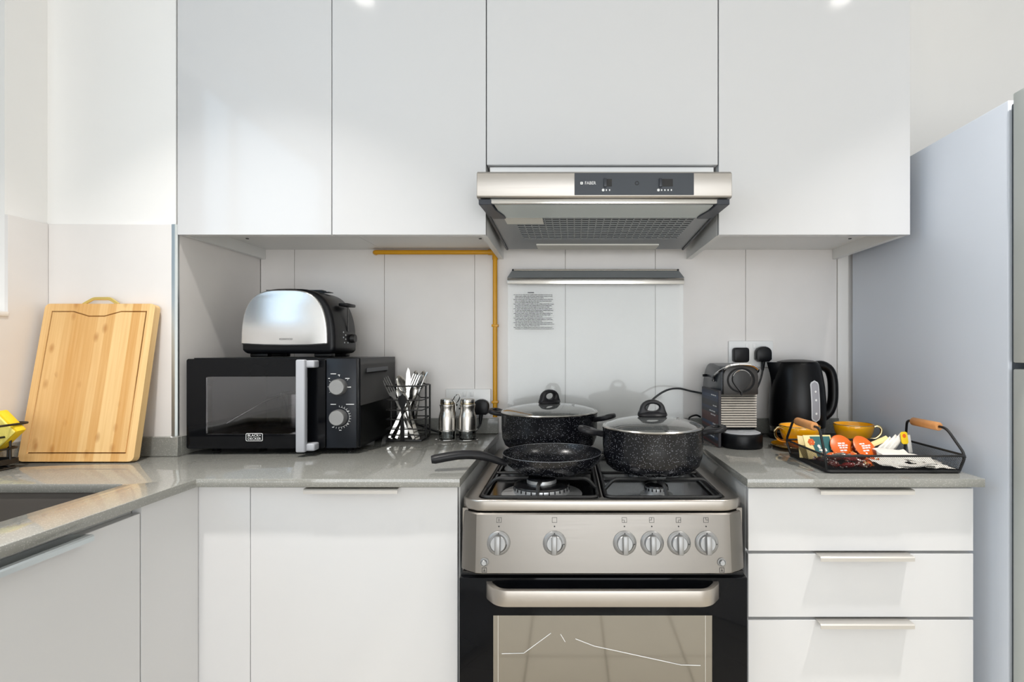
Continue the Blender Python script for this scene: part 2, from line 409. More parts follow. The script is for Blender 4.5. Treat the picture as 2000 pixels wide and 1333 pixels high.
fl = struct(part('floor', bx(LWX - .3, RWX + .2, RWY - .2, WALL + .2, -0.06, -0.004), 'floor_joint'))
ft = None; k = 0
for i in range(10):                                    # floor slabs 0.3 x 1.2 running away from the cooker
    for j in range(4):
        x0 = LWX + 0.002 + i * 0.3; y1 = 1.15 - j * 0.98
        if ft is None:
            ft = part('floor_tile', bx(0, 0.297, -0.977, 0, -0.004, 0, bev=0.001, seg=1), 'floor_tile', fl, local=True, M4=Matrix.Translation((x0, y1, 0)))
        else: inst(ft, fl, Matrix.Translation((x0, y1, 0)))
ce = struct(part('ceiling', bx(LWX - .3, RWX + .2, RWY - .2, WALL + .2, CEIL, CEIL + 0.1), 'ceiling_paint'))
wb_ = struct(part('wall_back', bx(STX - 0.002, RWX + .2, WALL + 0.009, WALL + .2, 0, CEIL), 'paint'))
# tiles: 0.3 m wide upright slabs between worktop and wall units, joints recessed
part('grout_bed', bx(STX, 0.886, WALL + 0.004, WALL + 0.009, 0.90, 1.52), 'grout', wb_)
jx = [STX + 0.0005, -0.904, -0.607, -0.309, -0.010, 0.287, 0.585, 0.886]
for i in range(7):
    part('tile', bx(jx[i] + 0.0006, jx[i + 1] - 0.0006, WALL, WALL + 0.005, 0.90, 1.52, bev=0.0006, seg=1), 'tile', wb_)
part('painted_strip', bx(0.890, 0.925, WALL + 0.002, WALL + 0.0095, 0.0, 1.70), 'paint', wb_)
# boxed-in shaft in the corner
wc = struct(part('wall_corner', bx(LWX - .2, STX - 0.006, STY + 0.006, WALL + .2, 0, CEIL), 'paint'))
part('tile', bx(LWX + 0.0081, STX - 0.013, STY, STY + 0.0065, 0.90, 1.5, bev=0.0006, seg=1), 'tile', wc)
part('tile', bx(STX - 0.0065, STX, STY + 0.002, WALL, 0.90, 1.5, bev=0.0006, seg=1), 'tile', wc)
t = pl([(STX - 0.0125, STY - 0.001), (STX - 0.004, STY - 0.001), (STX + 0.0005, STY + 0.003), (STX + 0.0005, STY + 0.009), (STX - 0.006, STY + 0.009), (STX - 0.0125, STY + 0.007)], 'xy', 0.95, 1.5)
struct(part('trim_1', t, 'alu'))
# left wall with the window over the sink
wl = struct(part('wall_left', pl([(RWY - .2, 0), (STY + .1, 0), (STY + .1, CEIL), (RWY - .2, CEIL)], 'yz', LWX - 0.2, LWX,
      holes=[[(WY0, WZ0), (WY1, WZ0), (WY1, WZ1), (WY0, WZ1)]]), 'paint'))
part('tile', pl([(-0.6, 0.90), (STY, 0.90), (STY, 1.5), (WY1, 1.5), (WY1, WZ0), (-0.6, WZ0)], 'yz', LWX, LWX + 0.008), 'tile', wl)
wn = struct(part('window_1', pl([(WY0, WZ0), (WY1, WZ0), (WY1, WZ1), (WY0, WZ1)], 'yz', LWX - 0.16, LWX - 0.11,
      holes=[[(WY0 + .05, WZ0 + .05), (0.39, WZ0 + .05), (0.39, WZ1 - .05), (WY0 + .05, WZ1 - .05)],
             [(0.45, WZ0 + .05), (WY1 - .05, WZ0 + .05), (WY1 - .05, WZ1 - .05), (0.45, WZ1 - .05)]]), 'white_plastic'))
part('pane', bx(LWX - .14, LWX - .134, WY0 + .045, 0.395, WZ0 + .045, WZ1 - .045), 'window_glass', wn)
part('pane', bx(LWX - .14, LWX - .134, 0.445, WY1 - .045, WZ0 + .045, WZ1 - .045), 'window_glass', wn)
part('window_sill', bx(LWX - .11, LWX + .012, WY0, WY1 - 0.001, WZ0, WZ0 + 0.012, bev=0.002), 'white_plastic', wn)
struct(part('wall_right', bx(RWX, RWX + .2, RWY - .2, WALL + .2, 0, CEIL), 'paint'))
wr = struct(part('wall_rear', pl([(LWX - .2, 0), (RWX + .2, 0), (RWX + .2, CEIL), (LWX - .2, CEIL)], 'xz', RWY - .2, RWY,
      holes=[[(-0.98, 0.2), (1.58, 0.2), (1.58, 2.4), (-0.98, 2.4)]]), 'paint'))
wn2 = struct(part('added_window', pl([(-0.98, 0.2), (1.58, 0.2), (1.58, 2.4), (-0.98, 2.4)], 'xz', RWY - .12, RWY - .07,  # unseen window, added with its opening for the frontal fill
      holes=[[(-.93, .25), (.27, .25), (.27, 2.35), (-.93, 2.35)], [(.33, .25), (1.53, .25), (1.53, 2.35), (.33, 2.35)]]), 'white_plastic'))
part('pane', bx(-.935, .275, RWY - .10, RWY - .094, .245, 2.355), 'window_glass', wn2)
part('pane', bx(.325, 1.535, RWY - .10, RWY - .094, .245, 2.355), 'window_glass', wn2)

# recessed ceiling spots
names = ['recessed ceiling spot on the window side', 'recessed ceiling spot in front of the fridge']
for (x, y), lb in zip(LAMPS, names):
    d = thing('ceiling_spot', lb, 'ceiling light', (x, y, CEIL - 0.006), group='recessed ceiling spots')
    part('bezel', lathe(B(), [(0.038, 0.004), (0.048, 0.006), (0.055, 0.006), (0.055, 0.002), (0.05, 0), (0.038, 0.0)], n=28), 'white_plastic', d, local=True)
    part('lens', lathe(B(), [(0, 0.003), (0.0385, 0.003)], n=28), 'lamp_emit', d, local=True)
    l = area('spot_light', (x, y, CEIL - 0.008), (0, 0, 0), 0.07, 0.07, LAMP_W, (1.0, 0.96, 0.91), 84, 'DISK')

# ================================================================== wall cupboards
CF, CBZ, CT = 1.36, 1.4727, 2.25
def wall_unit(x0, x1, label, zb=CBZ, left=True, right=True, d0=None, d1=None):
    t = thing('wall_cabinet', label, 'cabinet', ((x0 + x1) / 2, 1.55, zb), group='white wall cabinets')
    y0 = CF + 0.019; b = B(); tk = 0.016
    zp = 1.506 if zb < 1.5 else zb
    box(b, x0, x0 + tk, y0, WALL - 0.001, zb + 0.001 if left else zp, CT)
    box(b, x1 - tk, x1, y0, WALL - 0.001, zb + 0.001 if right else zp, CT)
    box(b, x0 + tk, x1 - tk, y0, WALL - 0.001, zp, zp + tk)
    box(b, x0 + tk, x1 - tk, y0, WALL - 0.001, CT - tk, CT)
    box(b, x0 + tk, x1 - tk, WALL - 0.012, WALL - 0.001, zp + tk, CT - tk)
    part('carcass', b, 'carcass_white', t)
    dr = part('door', bx(d0 or x0, d1 or x1, CF, CF + 0.018, zb, CT, bev=0.0008, seg=1), 'door_white', t)
    return t
c1 = wall_unit(-1.014, -0.6140, 'white wall cabinet above the microwave, next to the tiled corner', d1=-0.6147, right=False)
c2 = wall_unit(-0.6130, -0.2140, 'white wall cabinet above the cutlery caddy, left of the cooker hood', d0=-0.6127, left=False)
c3 = wall_unit(-0.2120, 0.3880, 'shorter white wall cabinet right above the cooker hood', zb=1.6545, d0=-0.2115, d1=0.3877)
c4 = wall_unit(0.3900, 0.8870, 'white wall cabinet above the kettle, next to the fridge', d0=0.3905)
for c, x in ((c1, -0.955), (c2, -0.262), (c4, 0.437), (c4, 0.838)):
    part('fixing_hole', lathe(B(), [(0, 0), (0.0045, 0), (0.0045, 0.002)], x, 1.56, 1.5045, n=12), 'black_print', c)

# ================================================================== worktops
def worktop(name, outer, holes, ups, label):
    xs = [p[0] for p in outer]; ys = [p[1] for p in outer]
    t = thing(name, label, 'worktop', ((min(xs) + max(xs)) / 2, (min(ys) + max(ys)) / 2, TOP - 0.018))
    part('slab', pl(outer, 'xy', TOP - 0.018, TOP, holes=holes, bev=0.0012, seg=2), 'quartz', t)
    for u in ups: part('upstand', bx(*u, TOP + 0.0002, TOP + 0.05, bev=0.0008, seg=1), 'quartz', t)
    return t
SKX0, SKX1, SKY0, SKY1 = -1.27, -0.901, 0.60, 1.067
worktop('worktop', [(LWX + .0085, -0.55), (-0.788, -0.55), (-0.788, 1.11), (-0.2298, 1.11), (-0.2298, WALL - .0005), (STX + .001, WALL - .0005), (STX + .001, STY - .0015), (LWX + .0085, STY - .0015)],
        [rrect(SKX0, SKX1, SKY0, SKY1, 0.012)],
        [(LWX + .0205, STX + 0.0125, STY - 0.0135, STY - .0015), (STX + .0012, STX + 0.0125, STY - .0012, WALL - .0125), (STX + .0015, -0.2298, WALL - 0.0122, WALL - .0005), (LWX + .0085, LWX + .0203, 1.1, STY - .0015)],
        'L-shaped grey quartz worktop with the sink and microwave on it')
worktop('worktop', [(0.379, 1.11), (0.883, 1.11), (0.883, WALL - .0005), (0.379, WALL - .0005)], [],
        [(0.379, 0.887, WALL - 0.0122, WALL - .0005)], 'short grey quartz worktop under the kettle and the wire tray')
# undermount sink
t = thing('sink', 'dark grey undermount kitchen sink in the left worktop', 'sink', (-1.08, 0.83, 0.70))
b = B(); o1 = rrect(SKX0 - .004, SKX1 + .004, SKY0 - .004, SKY1 + .004, 0.02, 6)
rings = []
for off, z in ((-0.018, 0.8815), (0.0, 0.8815), (0.002, 0.86), (0.006, 0.72), (0.02, 0.702)):
    rings.append([b.verts.new((x + off * (-1 if x > -1.085 else 1), y + off * (-1 if y > 0.83 else 1), z)) for x, y in o1])
for A, C in zip(rings, rings[1:]):
    for j in range(len(o1)): b.faces.new((A[j], A[(j + 1) % len(o1)], C[(j + 1) % len(o1)], C[j]))
b.faces.new(rings[-1])
part('basin', b, 'sink_grey', t)
part('drain', lathe(B(), [(0, 0.001), (0.03, 0.001), (0.04, 0.003), (0.045, 0.0)], -1.085, 0.83, 0.7022, n=24), 'steel_smooth', t)

# ================================================================== base units
BF = 1.135
def edge_pull(parent, c, half, z, facing='y', lip='handle_metal'):
    """bent edge handle hooked over the top of a front: plate on top, short lip hanging in front"""
    prof = [(0.016, 0.001), (-0.020, 0.001), (-0.0225, -0.0015), (-0.0225, -0.009), (-0.0205, -0.009), (-0.0205, -0.0025), (-0.019, -0.0007), (0.016, -0.0007)]
    b = B()
    if facing == 'y':
        plate(b, [(c[1] + u, z + v) for u, v in prof], 'yz', c[0] - half, c[0] + half)
    else:
        plate(b, [(c[0] - u, z + v) for u, v in prof], 'xz', c[1] - half, c[1] + half)
    return part('handle', b, lip, parent, label='slim metal edge pull handle')
t = thing('base_cabinet', 'white base cabinet with one door under the microwave side', 'cabinet', (-0.46, 1.43, 0))
part('carcass', bx(-0.799, -0.2385, BF + 0.020, WALL - 0.002, 0.10, 0.8805), 'carcass_white', t)
dr = part('door', bx(-0.6880, -0.2400, BF, BF + 0.018, 0.105, 0.8755, bev=0.0008, seg=1), 'door_white', t)
edge_pull(dr, (-0.463, BF), 0.1, 0.8765)
part('filler_panel', bx(-0.8175, -0.6892, BF, BF + 0.018, 0.105, 0.8805, bev=0.0005, seg=1), 'door_white', t)
part('plinth', bx(-0.799, -0.2385, BF + 0.06, BF + 0.076, 0.0, 0.0995), 'carcass_white', t)
t = thing('sink_cabinet', 'white sink cabinet with long edge handle below the worktop on the left', 'cabinet', (-1.08, 0.5, 0))
part('carcass', bx(-1.346, -0.820, -0.54, BF + 0.2, 0.10, 0.66), 'carcass_white', t)
part('top_rail', bx(-0.838, -0.820, -0.54, BF + 0.2, 0.66, 0.881), 'carcass_white', t)
part('filler_panel', bx(-0.818, -0.800, 0.9825, BF - 0.0015, 0.105, 0.8805, bev=0.0005, seg=1), 'door_white', t)
dr = part('door', bx(-0.818, -0.800, 0.385, 0.9795, 0.105, 0.868, bev=0.0008, seg=1), 'door_white', t)
edge_pull(dr, (-0.800, 0.66), 0.2, 0.869, 'x', 'alu')
dr = part('door', bx(-0.818, -0.800, -0.53, 0.3815, 0.105, 0.868, bev=0.0008, seg=1), 'door_white', t)
part('plinth', bx(-0.88, -0.865, -0.54, BF + .05, 0.0, 0.0995), 'carcass_white', t)
t = thing('drawer_unit', 'white base unit with three drawers between cooker and fridge', 'drawers', (0.63, 1.43, 0))
part('carcass', bx(0.3895, 0.877, BF + 0.020, WALL - 0.002, 0.10, 0.8805), 'carcass_white', t)
for z0, z1 in ((0.7378, 0.8735), (0.5945, 0.7315), (0.105, 0.5880)):
    dr = part('drawer_front', bx(0.3895, 0.877, BF, BF + 0.018, z0, z1, bev=0.0008, seg=1), 'door_white', t)
    edge_pull(dr, (0.636, BF), 0.1, z1 + 0.001)
part('plinth', bx(0.3895, 0.877, BF + 0.06, BF + 0.076, 0.0, 0.0995), 'carcass_white', t)

# ================================================================== fridge
t = thing('fridge', 'tall grey two-door fridge freezer at the right edge', 'fridge', (1.24, 1.38, 0))
part('body', bx(0.926, 1.546, 1.104, WALL - 0.02, 0.03, 1.70, bev=0.003), 'fridge_side', t)
part('door_seal', bx(0.934, 1.54, 1.093, 1.1035, 0.05, 1.69), 'rubber', t)
part('door', bx(0.926, 1.546, 1.03, 1.0925, 1.1465, 1.708, bev=0.003), 'fridge_door', t, label='upper grey fridge door')
part('door', bx(0.926, 1.546, 1.03, 1.0925, 0.045, 1.1335, bev=0.003), 'fridge_door', t, label='lower grey fridge door')
for x in (0.97, 1.50):
    part('foot', lathe(B(), [(0, 0), (0.02, 0), (0.02, 0.03), (0, 0.03)], x, 1.16, 0.0005, n=14), 'black_matte', t)
    part('foot', lathe(B(), [(0, 0), (0.02, 0), (0.02, 0.03), (0, 0.03)], x, 1.62, 0.0005, n=14), 'black_matte', t)
# ================================================================== cooker hood
t = thing('cooker_hood', 'stainless steel cooker hood with dark control strip below the short cabinet', 'cooker hood', (0.085, 1.5, 1.49))
HX0, HX1 = -0.215, 0.384
part('front_panel', pl([(1.232, 1.531), (1.354, 1.531), (1.354, 1.593), (1.236, 1.5935), (1.230, 1.588), (1.229, 1.536)], 'yz', HX0, HX1, bev=0.001, seg=1), 'hood_steel', t)
def uz(y): return 1.526 - (y - 1.24) * 0.0762
part('upper_housing', bx(-0.2050, 0.3800, 1.372, 1.66, 1.545, 1.652), 'white_plastic', t)
# underside frame: sloping plate with a rectangular opening for the filter
b = pl([(-0.209, 1.243), (0.378, 1.243), (0.364, 1.66), (-0.195, 1.66)], 'xy', 0, 0.004, holes=[[(-0.142, 1.346), (0.330, 1.346), (0.318, 1.553), (-0.132, 1.553)]])
for v in b.verts: v.co.z += uz(v.co.y)
part('underside_frame', b, 'hood_grey', t)
for s, x0, x1 in ((1, -0.2085, -0.196), (-1, 0.377, 0.365)):
    b = B(); q = [(x0, 1.245), (x0 + s * 0.006, 1.245), (x1 + s * 0.006, 1.658), (x1, 1.658)]
    plate(b, q, 'xy', 0, 0.05)
    for v in b.verts: v.co.z = (uz(v.co.y) - 0.004) if v.co.z < 0.02 else 1.545
    part('side_rail', b, 'hood_dark', t)
b = pl([(-0.150, 1.34), (0.338, 1.34), (0.326, 1.56), (-0.14, 1.56)], 'xy', 0.0042, 0.006)
for v in b.verts: v.co.z += uz(v.co.y)
part('filter_backing', b, 'filter_dark', t)
nsl = 13
for i in range(nsl):
    y = 1.352 + i * (1.548 - 1.352) / (nsl - 1); k = (y - 1.346) / 0.207
    part('slat', bx(-0.142 + 0.010 * k, 0.330 - 0.012 * k, y - 0.0036, y + 0.0036, uz(y) - 0.0002, uz(y) + 0.0014), 'hood_slat', t)
for i in range(23):
    u = (i + 1) / 24; b = B(); x0 = -0.142 + 0.472 * u; x1 = -0.132 + 0.45 * u
    plate(b, [(x0 - .0014, 1.346), (x0 + .0014, 1.346), (x1 + .0014, 1.553), (x1 - .0014, 1.553)], 'xy', -0.0003, 0.0013)
    for v in b.verts: v.co.z += uz(v.co.y)
    part('rib', b, 'hood_slat', t)
b = pl([(-0.176, 1.252), (0.346, 1.252), (0.338, 1.343), (-0.168, 1.343)], 'xy', -0.006, -0.002)
for v in b.verts: v.co.z += uz(v.co.y)
part('visor', b, 'visor_glass', t, label='pale grey-green glass visor')
part('visor_edge', bx(-0.185, 0.354, 1.236, 1.246, 1.5185, 1.5305, bev=0.002), 'steel_smooth', t)
for s, xa in ((1, -0.2115), (-1, 0.3805)):
    b = pl([(xa, 1.236), (xa + s * 0.031, 1.236), (xa + s * 0.034, 1.275), (xa + s * 0.05, 1.322), (xa + s * 0.052, 1.340), (xa + s * 0.020, 1.340), (xa + s * 0.008, 1.30)], 'xy', -0.010, 0.003, bev=0.001, seg=1)
    for v in b.verts: v.co.z += uz(v.co.y)
    part('corner_bracket', b, 'hood_black', t)
b = pl([(-0.168, 1.338), (-0.068, 1.338), (-0.066, 1.408), (-0.164, 1.408)], 'xy', -0.0015, -0.0005)
for v in b.verts: v.co.z += uz(v.co.y)
part('sticker', b, 'diffuser', t, label='blank off-white sticker')
b = pl([(-0.098, 1.602), (0.277, 1.602), (0.274, 1.652), (-0.095, 1.652)], 'xy', -0.004, 0.0)
for v in b.verts: v.co.z += uz(v.co.y)
part('lamp_diffuser', b, 'diffuser', t)
# control strip, switches, print
cs = part('control_strip', bx(0.0145, 0.294, 1.2268, 1.2290, 1.5365, 1.588, bev=0.0005, seg=1), 'hood_strip', t)
def strip_xy(px, py): return ((px - 1110) * 1.2268 / 1024, 1.171 - (py - 686) * 1.2268 / 1024)
part('lettering', text_bm('FABER', 0.0105, (strip_xy(1153, 358)[0], 1.2266, strip_xy(0, 358)[1]), width=0.0255), 'white_print', cs)
x, z = strip_xy(1136, 358); part('emblem', pl(rrect(x - .003, x + .003, z - .003, z + .003, .001), 'xz', 1.2264, 1.2268, holes=[circ(x, z, 0.0012, 8)]), 'white_print', cs)
for xa, xb, n in ((1179, 1195, 3), (1287, 1314, 5)):
    x0, z0 = strip_xy(xa, 366); x1, z1 = strip_xy(xb, 350)
    sw = part('switch_slot', bx(x0, x1, 1.2260, 1.2268, z0 + 0.002, z1), 'enamel_black', cs)
    part('slider', bx(x0, x0 + 0.007, 1.2215, 1.2262, z0, z1 + 0.001, bev=0.0008), 'hood_black', sw)
    b = B()
    for i in range(n):
        px = xa - 1 + i * 6.3
        x, z = strip_xy(px, 371.5)
        r = 0.0032 if i == 0 else 0.0016
        plate(b, circ(x, z, r, 10, ry=max(r, 0.0022)), 'xz', 1.2265, 1.2268)
    part('switch_marks', b, 'white_print', cs)
x, z = strip_xy(1244, 358)
part('lamp_indicator', pl(circ(x, z, 0.0048, 20), 'xz', 1.2262, 1.2268, holes=[circ(x, z, 0.0034, 16)]), 'enamel_black', cs)

# ================================================================== cooker
t = thing('gas_cooker', 'freestanding stainless steel gas cooker with black oven door', 'cooker', (0.073, 1.39, 0))
KX0, KX1 = -0.227, 0.373; KC = 0.073; HZ = 0.8555
part('body', bx(KX0, KX1, 1.126, 1.69, 0.03, 0.70), 'grey_plastic', t)
b = B()
box(b, KX0, KX0 + .012, 1.126, 1.69, 0.70, 0.834); box(b, KX1 - .012, KX1, 1.126, 1.69, 0.70, 0.834); box(b, KX0, KX1, 1.675, 1.69, 0.70, 0.834)
part('upper_casing', b, 'steel', t)
def front_loft(rows, cols, yback):
    """front shell: rows of (y, z) down the face, cols of (x, setback)"""
    b = B(); g = [[b.verts.new((x, y + s, z)) for x, s in cols] for y, z in rows]
    for A, C in zip(g, g[1:]):
        for j in range(len(cols) - 1): b.faces.new((A[j], A[j + 1], C[j + 1], C[j]))
    top = [b.verts.new((x, yback, rows[0][1])) for x, s in cols]; bot = [b.verts.new((x, yback, rows[-1][1])) for x, s in cols]
    for j in range(len(cols) - 1):
        b.faces.new((top[j], top[j + 1], g[0][j + 1], g[0][j])); b.faces.new((g[-1][j], g[-1][j + 1], bot[j + 1], bot[j]))
        b.faces.new((bot[j], bot[j + 1], top[j + 1], top[j]))
    b.faces.new([top[0]] + [r[0] for r in g] + [bot[0]]); b.faces.new([top[-1]] + [r[-1] for r in g] + [bot[-1]])
    return b
cols = [(KX0, 0.030), (KX0 + 0.012, 0.016), (KX0 + 0.034, 0.002), (KX0 + 0.05, 0), (KX1 - 0.05, 0), (KX1 - 0.034, 0.002), (KX1 - 0.012, 0.016), (KX1, 0.030)]
part('control_panel', front_loft([(1.104, 0.8295), (1.1005, 0.827), (1.086, 0.7105), (1.0885, 0.7075)], cols, 1.16), 'steel', t, ang=20)
# hob: a pressed steel top with two sunk wells
W = [(-0.193, 0.0700), (0.0760, 0.338)]; WF, WBk = 1.122, 1.625
hob = part('hob_top', pl([(KX0, 1.138), (KX0 + .012, 1.122), (KX0 + .034, 1.109), (KX0 + .05, 1.107), (KX1 - .05, 1.107), (KX1 - .034, 1.109), (KX1 - .012, 1.122), (KX1, 1.138), (KX1, 1.69), (KX0, 1.69)],
    'xy', 0.8315, HZ, holes=[rrect(a, c, WF, WBk, 0.02) for a, c in W], bev=0.004, seg=3), 'hob_steel', t, ang=30)
for a, c in W:
    part('hob_well', bx(a - 0.004, c + 0.004, WF - 0.004, WBk + 0.004, 0.8355, 0.845), 'steel_dark', hob)
BUR = [(-0.061, 1.200, 0.064, True), (0.200, 1.190, 0.026, False), (-0.061, 1.49, 0.036, False), (0.200, 1.48, 0.044, False)]
for x, y, r, big in BUR:
    br = part('burner', lathe(B(), [(r * 1.45, 0), (r * 1.42, 0.002), (r * 1.1, 0.003), (r, 0.005), (r * .98, 0.018), (r * .9, 0.020), (r * 0.6, 0.018), (0, 0.018)], x, y, 0.845, n=36), 'burner_alu', t)
    b = B()
    n = 30 if big else 18
    for i in range(n):
        a = 2 * PI * i / n; m = Matrix.Translation((x + r * .985 * math.cos(a), y + r * .985 * math.sin(a), 0.860)) @ Matrix.Rotation(a, 4, 'Z') @ Matrix.Diagonal((0.003, 0.0022, 0.006, 1))
        bmesh.ops.create_cube(b, size=1, matrix=m)
    part('flame_ports', b, 'enamel_black', br, kind='stuff')
    part('burner_cap', lathe(B(), [(0, 0.006), (r * .75, 0.006), (r * .97, 0.003), (r * 1.0, 0.0), (0, 0)], x, y, 0.865, n=36), 'enamel_black', br)
    if big:
        part('inner_ring', lathe(B(), [(0.034, 0), (0.034, 0.008), (0.03, 0.009), (0, 0.009)], x, y, 0.8705, n=30), 'burner_alu', br)
        part('inner_cap', lathe(B(), [(0, 0.0035), (0.03, 0.0035), (0.033, 0), (0, 0)], x, y, 0.8795, n=30), 'enamel_black', br)
# cast grates
GZ = 0.884
for a, c in W:
    g = part('grate', tube(B(), rpath([(a + .006, WF + .006, .856), (c - .006, WF + .006, .856), (c - .006, WBk - .006, .856), (a + .006, WBk - .006, .856)], 0.02, closed=True), 0.0042, 6, closed=True), 'grate_black', t)
    part('bar', tube(B(), [(a + .006, 1.355, .856), (c - .006, 1.355, .856)], 0.004, 6), 'grate_black', g)
    cx = (a + c) / 2
    for x, y, r, big in BUR:
        if not (a < x < c): continue
        y0, y1 = (WF + .006, 1.355) if y < 1.36 else (1.355, WBk - .006)
        rr = 0.03 if big else 0.022
        for p, q in (((x - (0.006 if x < 0.1 else -0.012), y0), (x, y - rr)), ((x, y1), (x, y + rr)), ((a + .006, y), (x - rr, y)), ((c - .006, y), (x + rr, y))):
            p = Vector((p[0], p[1], .856)); q = Vector((q[0], q[1], GZ - .004)); m = p.lerp(q, 0.22); m.z = q.z
            part('finger', tube(B(), rpath([p, m, q], 0.012), 0.0042, 6), 'grate_black', g)
# knobs, buttons and print on the panel (the face leans: bottom forward)
def face(px, py):
    d = 1.094; x = (px - 1110) * d / 1024; z = 1.171 - (py - 686) * d / 1024
    y = 1.1005 + (1.086 - 1.1005) * (0.829 - z) / 0.116
    return Vector((x, y, z))
TILT = math.atan2(0.0145, 0.116)
kproto = None
for i, px in enumerate((974, 1083, 1220, 1273.5, 1326, 1380)):
    m4 = Matrix.Translation(face(px, 1061) - Vector(t.location)) @ Matrix.Rotation(R(90) - TILT, 4, 'X')
    bz = lathe(B(), [(0, 0), (0.0243, 0), (0.0243, 0.002), (0.021, 0.0045), (0.0185, 0.005), (0.0180, 0.004), (0, 0.004)], n=36)
    kb = part('knob', bz, 'silver_knob', t, local=True, M4=m4)
    part('knob_disc', lathe(B(), [(0, 0.004), (0.0165, 0.004), (0.0165, 0.011), (0.015, 0.0125), (0, 0.0125)], n=36), 'silver_knob', kb, local=True)
    g = B(); box(g, -0.0055, 0.0055, -0.0195, 0.0185, 0.012, 0.024, bev=0.002); part('knob_grip', g, 'silver_knob', kb, local=True)
    g = B()
    for a in ((90,) if i in (0, 3) else (90, -5)): plate(g, circ(0.0200 * math.cos(R(a)), 0.0200 * math.sin(R(a)), 0.0012, 8), 'xy', 0.0046, 0.0054)
    pts = [(0.0172 * math.cos(R(a)), 0.0172 * math.sin(R(a)), 0.0052) for a in range(-70, -4, 8)]
    tube(g, pts, 0.0006, 5)
    part('knob_marks', g, 'black_print', kb, local=True, kind='stuff')
    ic = B(); c = face(px, 1018)
    Rm = Matrix.Translation(c) @ Matrix.Rotation(-TILT, 4, 'X')
    h = 0.0052; w = 0.0006
    plate(ic, [(-h, -h), (h, -h), (h, h), (-h, h)], 'xz', -0.0004, 0, holes=[[(-h + w, -h + w), (h - w, -h + w), (h - w, h - w), (-h + w, h - w)]])
    if i == 0: tube(ic, [(0, -0.0002, 0.003), (0, -0.0002, -0.003)], 0.0005, 4)
    if i >= 2:
        sx, sz = ((-1, -1), (-1, 1), (1, -1), (1, 1))[i - 2]
        box(ic, min(0, sx * h), max(0, sx * h), -0.0005, 0, min(0, sz * h), max(0, sz * h)) if False else tube(ic, [(0, -.0002, sz * h), (0, -.0002, 0), (sx * h, -.0002, 0)], 0.0004, 4)
    ic.transform(Rm); part('burner_symbol', ic, 'black_print', t)
    dt = pl(circ(0, 0, 0.0015, 10), 'xz', -0.0004, 0); dt.transform(Matrix.Translation(face(px, 1030)) @ Matrix.Rotation(-TILT, 4, 'X')); part('index_dot', dt, 'black_print', t)
for px in (947, 1408):
    m4 = Matrix.Translation(face(px, 1097) - Vector(t.location)) @ Matrix.Rotation(R(90) - TILT, 4, 'X')
    bt = part('push_button', lathe(B(), [(0.009, 0), (0.009, 0.002), (0.007, 0.003), (0.0065, 0.0015), (0, 0.0015)], n=24), 'silver_knob', t, local=True, M4=m4)
    part('button_cap', lathe(B(), [(0, 0.008), (0.0045, 0.008), (0.0055, 0.007), (0.0055, 0.001), (0, 0.001)], n=20), 'silver_knob', bt, local=True)
    g = pl([(-.005, -.005), (.005, -.005), (.005, .005), (-.005, .005)], 'xz', -0.0004, 0, holes=[[(-.0043, -.0043), (.0043, -.0043), (.0043, .0043), (-.0043, .0043)]])
    tube(g, [(-.0025, -.0002, -.0015), (.0025, -.0002, -.0015)], 0.0005, 4); tube(g, [(0, -.0002, -.0025), (0, -.0002, .003)], 0.0005, 4)
    g.transform(Matrix.Translation(face(px, 1111.5)) @ Matrix.Rotation(-TILT, 4, 'X')); part('button_symbol', g, 'black_print', t)
# oven door
part('door_gap', bx(KX0 + .004, KX1 - .004, 1.105, 1.126, 0.699, 0.7070), 'enamel_black', t)
DY = 1.091
dr = part('oven_door', pl([(KX0, 0.21), (KX1, 0.21), (KX1, 0.6985), (KX0, 0.6985)], 'xz', DY, 1.1255, bev=0.002), 'black_gloss', t)
part('oven_window', bx(-0.156, 0.299, DY - 0.0007, DY, 0.27, 0.6205), 'oven_window', dr, label='beige reflecting oven window')
b = B()
for x in (-0.1465, 0.2845): box(b, x, x + 0.0012, DY - 0.0012, DY - 0.0006, 0.27, 0.6205)
part('window_border', b, 'handle_metal', dr)
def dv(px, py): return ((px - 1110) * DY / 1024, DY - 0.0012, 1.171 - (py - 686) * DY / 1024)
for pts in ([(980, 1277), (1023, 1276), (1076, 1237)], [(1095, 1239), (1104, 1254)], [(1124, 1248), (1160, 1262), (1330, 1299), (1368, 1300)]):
    part('glint_line', tube(B(), [dv(*p) for p in pts], 0.0007, 5), 'white_print', dr, label='pale glint drawn on the oven glass')  # bright glints in the glass, modelled as pale tubes on the pane
# strap handle
def strap(off):
    pts = rpath([(-0.1705, DY, 0), (-0.1685, DY - 0.012, 0), (-0.142, DY - 0.047, 0), (0.284, DY - 0.047, 0), (0.3105, DY - 0.012, 0), (0.3125, DY, 0)], 0.045, 8)
    return [(p.x, p.y) for p in pts]
o = strap(0); n = len(o); inn = []
for i in range(n):
    a = Vector(o[max(i - 1, 0)]); c = Vector(o[min(i + 1, n - 1)]); d = (c - a).normalized(); inn.append((o[i][0] - d.y * 0.012, o[i][1] + d.x * 0.012))
inn[0] = (o[0][0] + 0.012, DY); inn[-1] = (o[-1][0] - 0.012, DY)
part('door_handle', pl(o + inn[::-1], 'xy', 0.6600, 0.6925, bev=0.0015), 'handle_steel', dr, label='wide brushed steel strap handle')
part('lower_drawer', bx(KX0, KX1, DY, 1.125, 0.05, 0.206, bev=0.002), 'steel', t)
for x in (KX0 + .05, KX1 - .05):
    for y in (1.18, 1.64): part('foot', lathe(B(), [(0, 0), (0.018, 0), (0.018, 0.03), (0, 0.03)], x, y, 0.0005, n=14), 'black_matte', t)
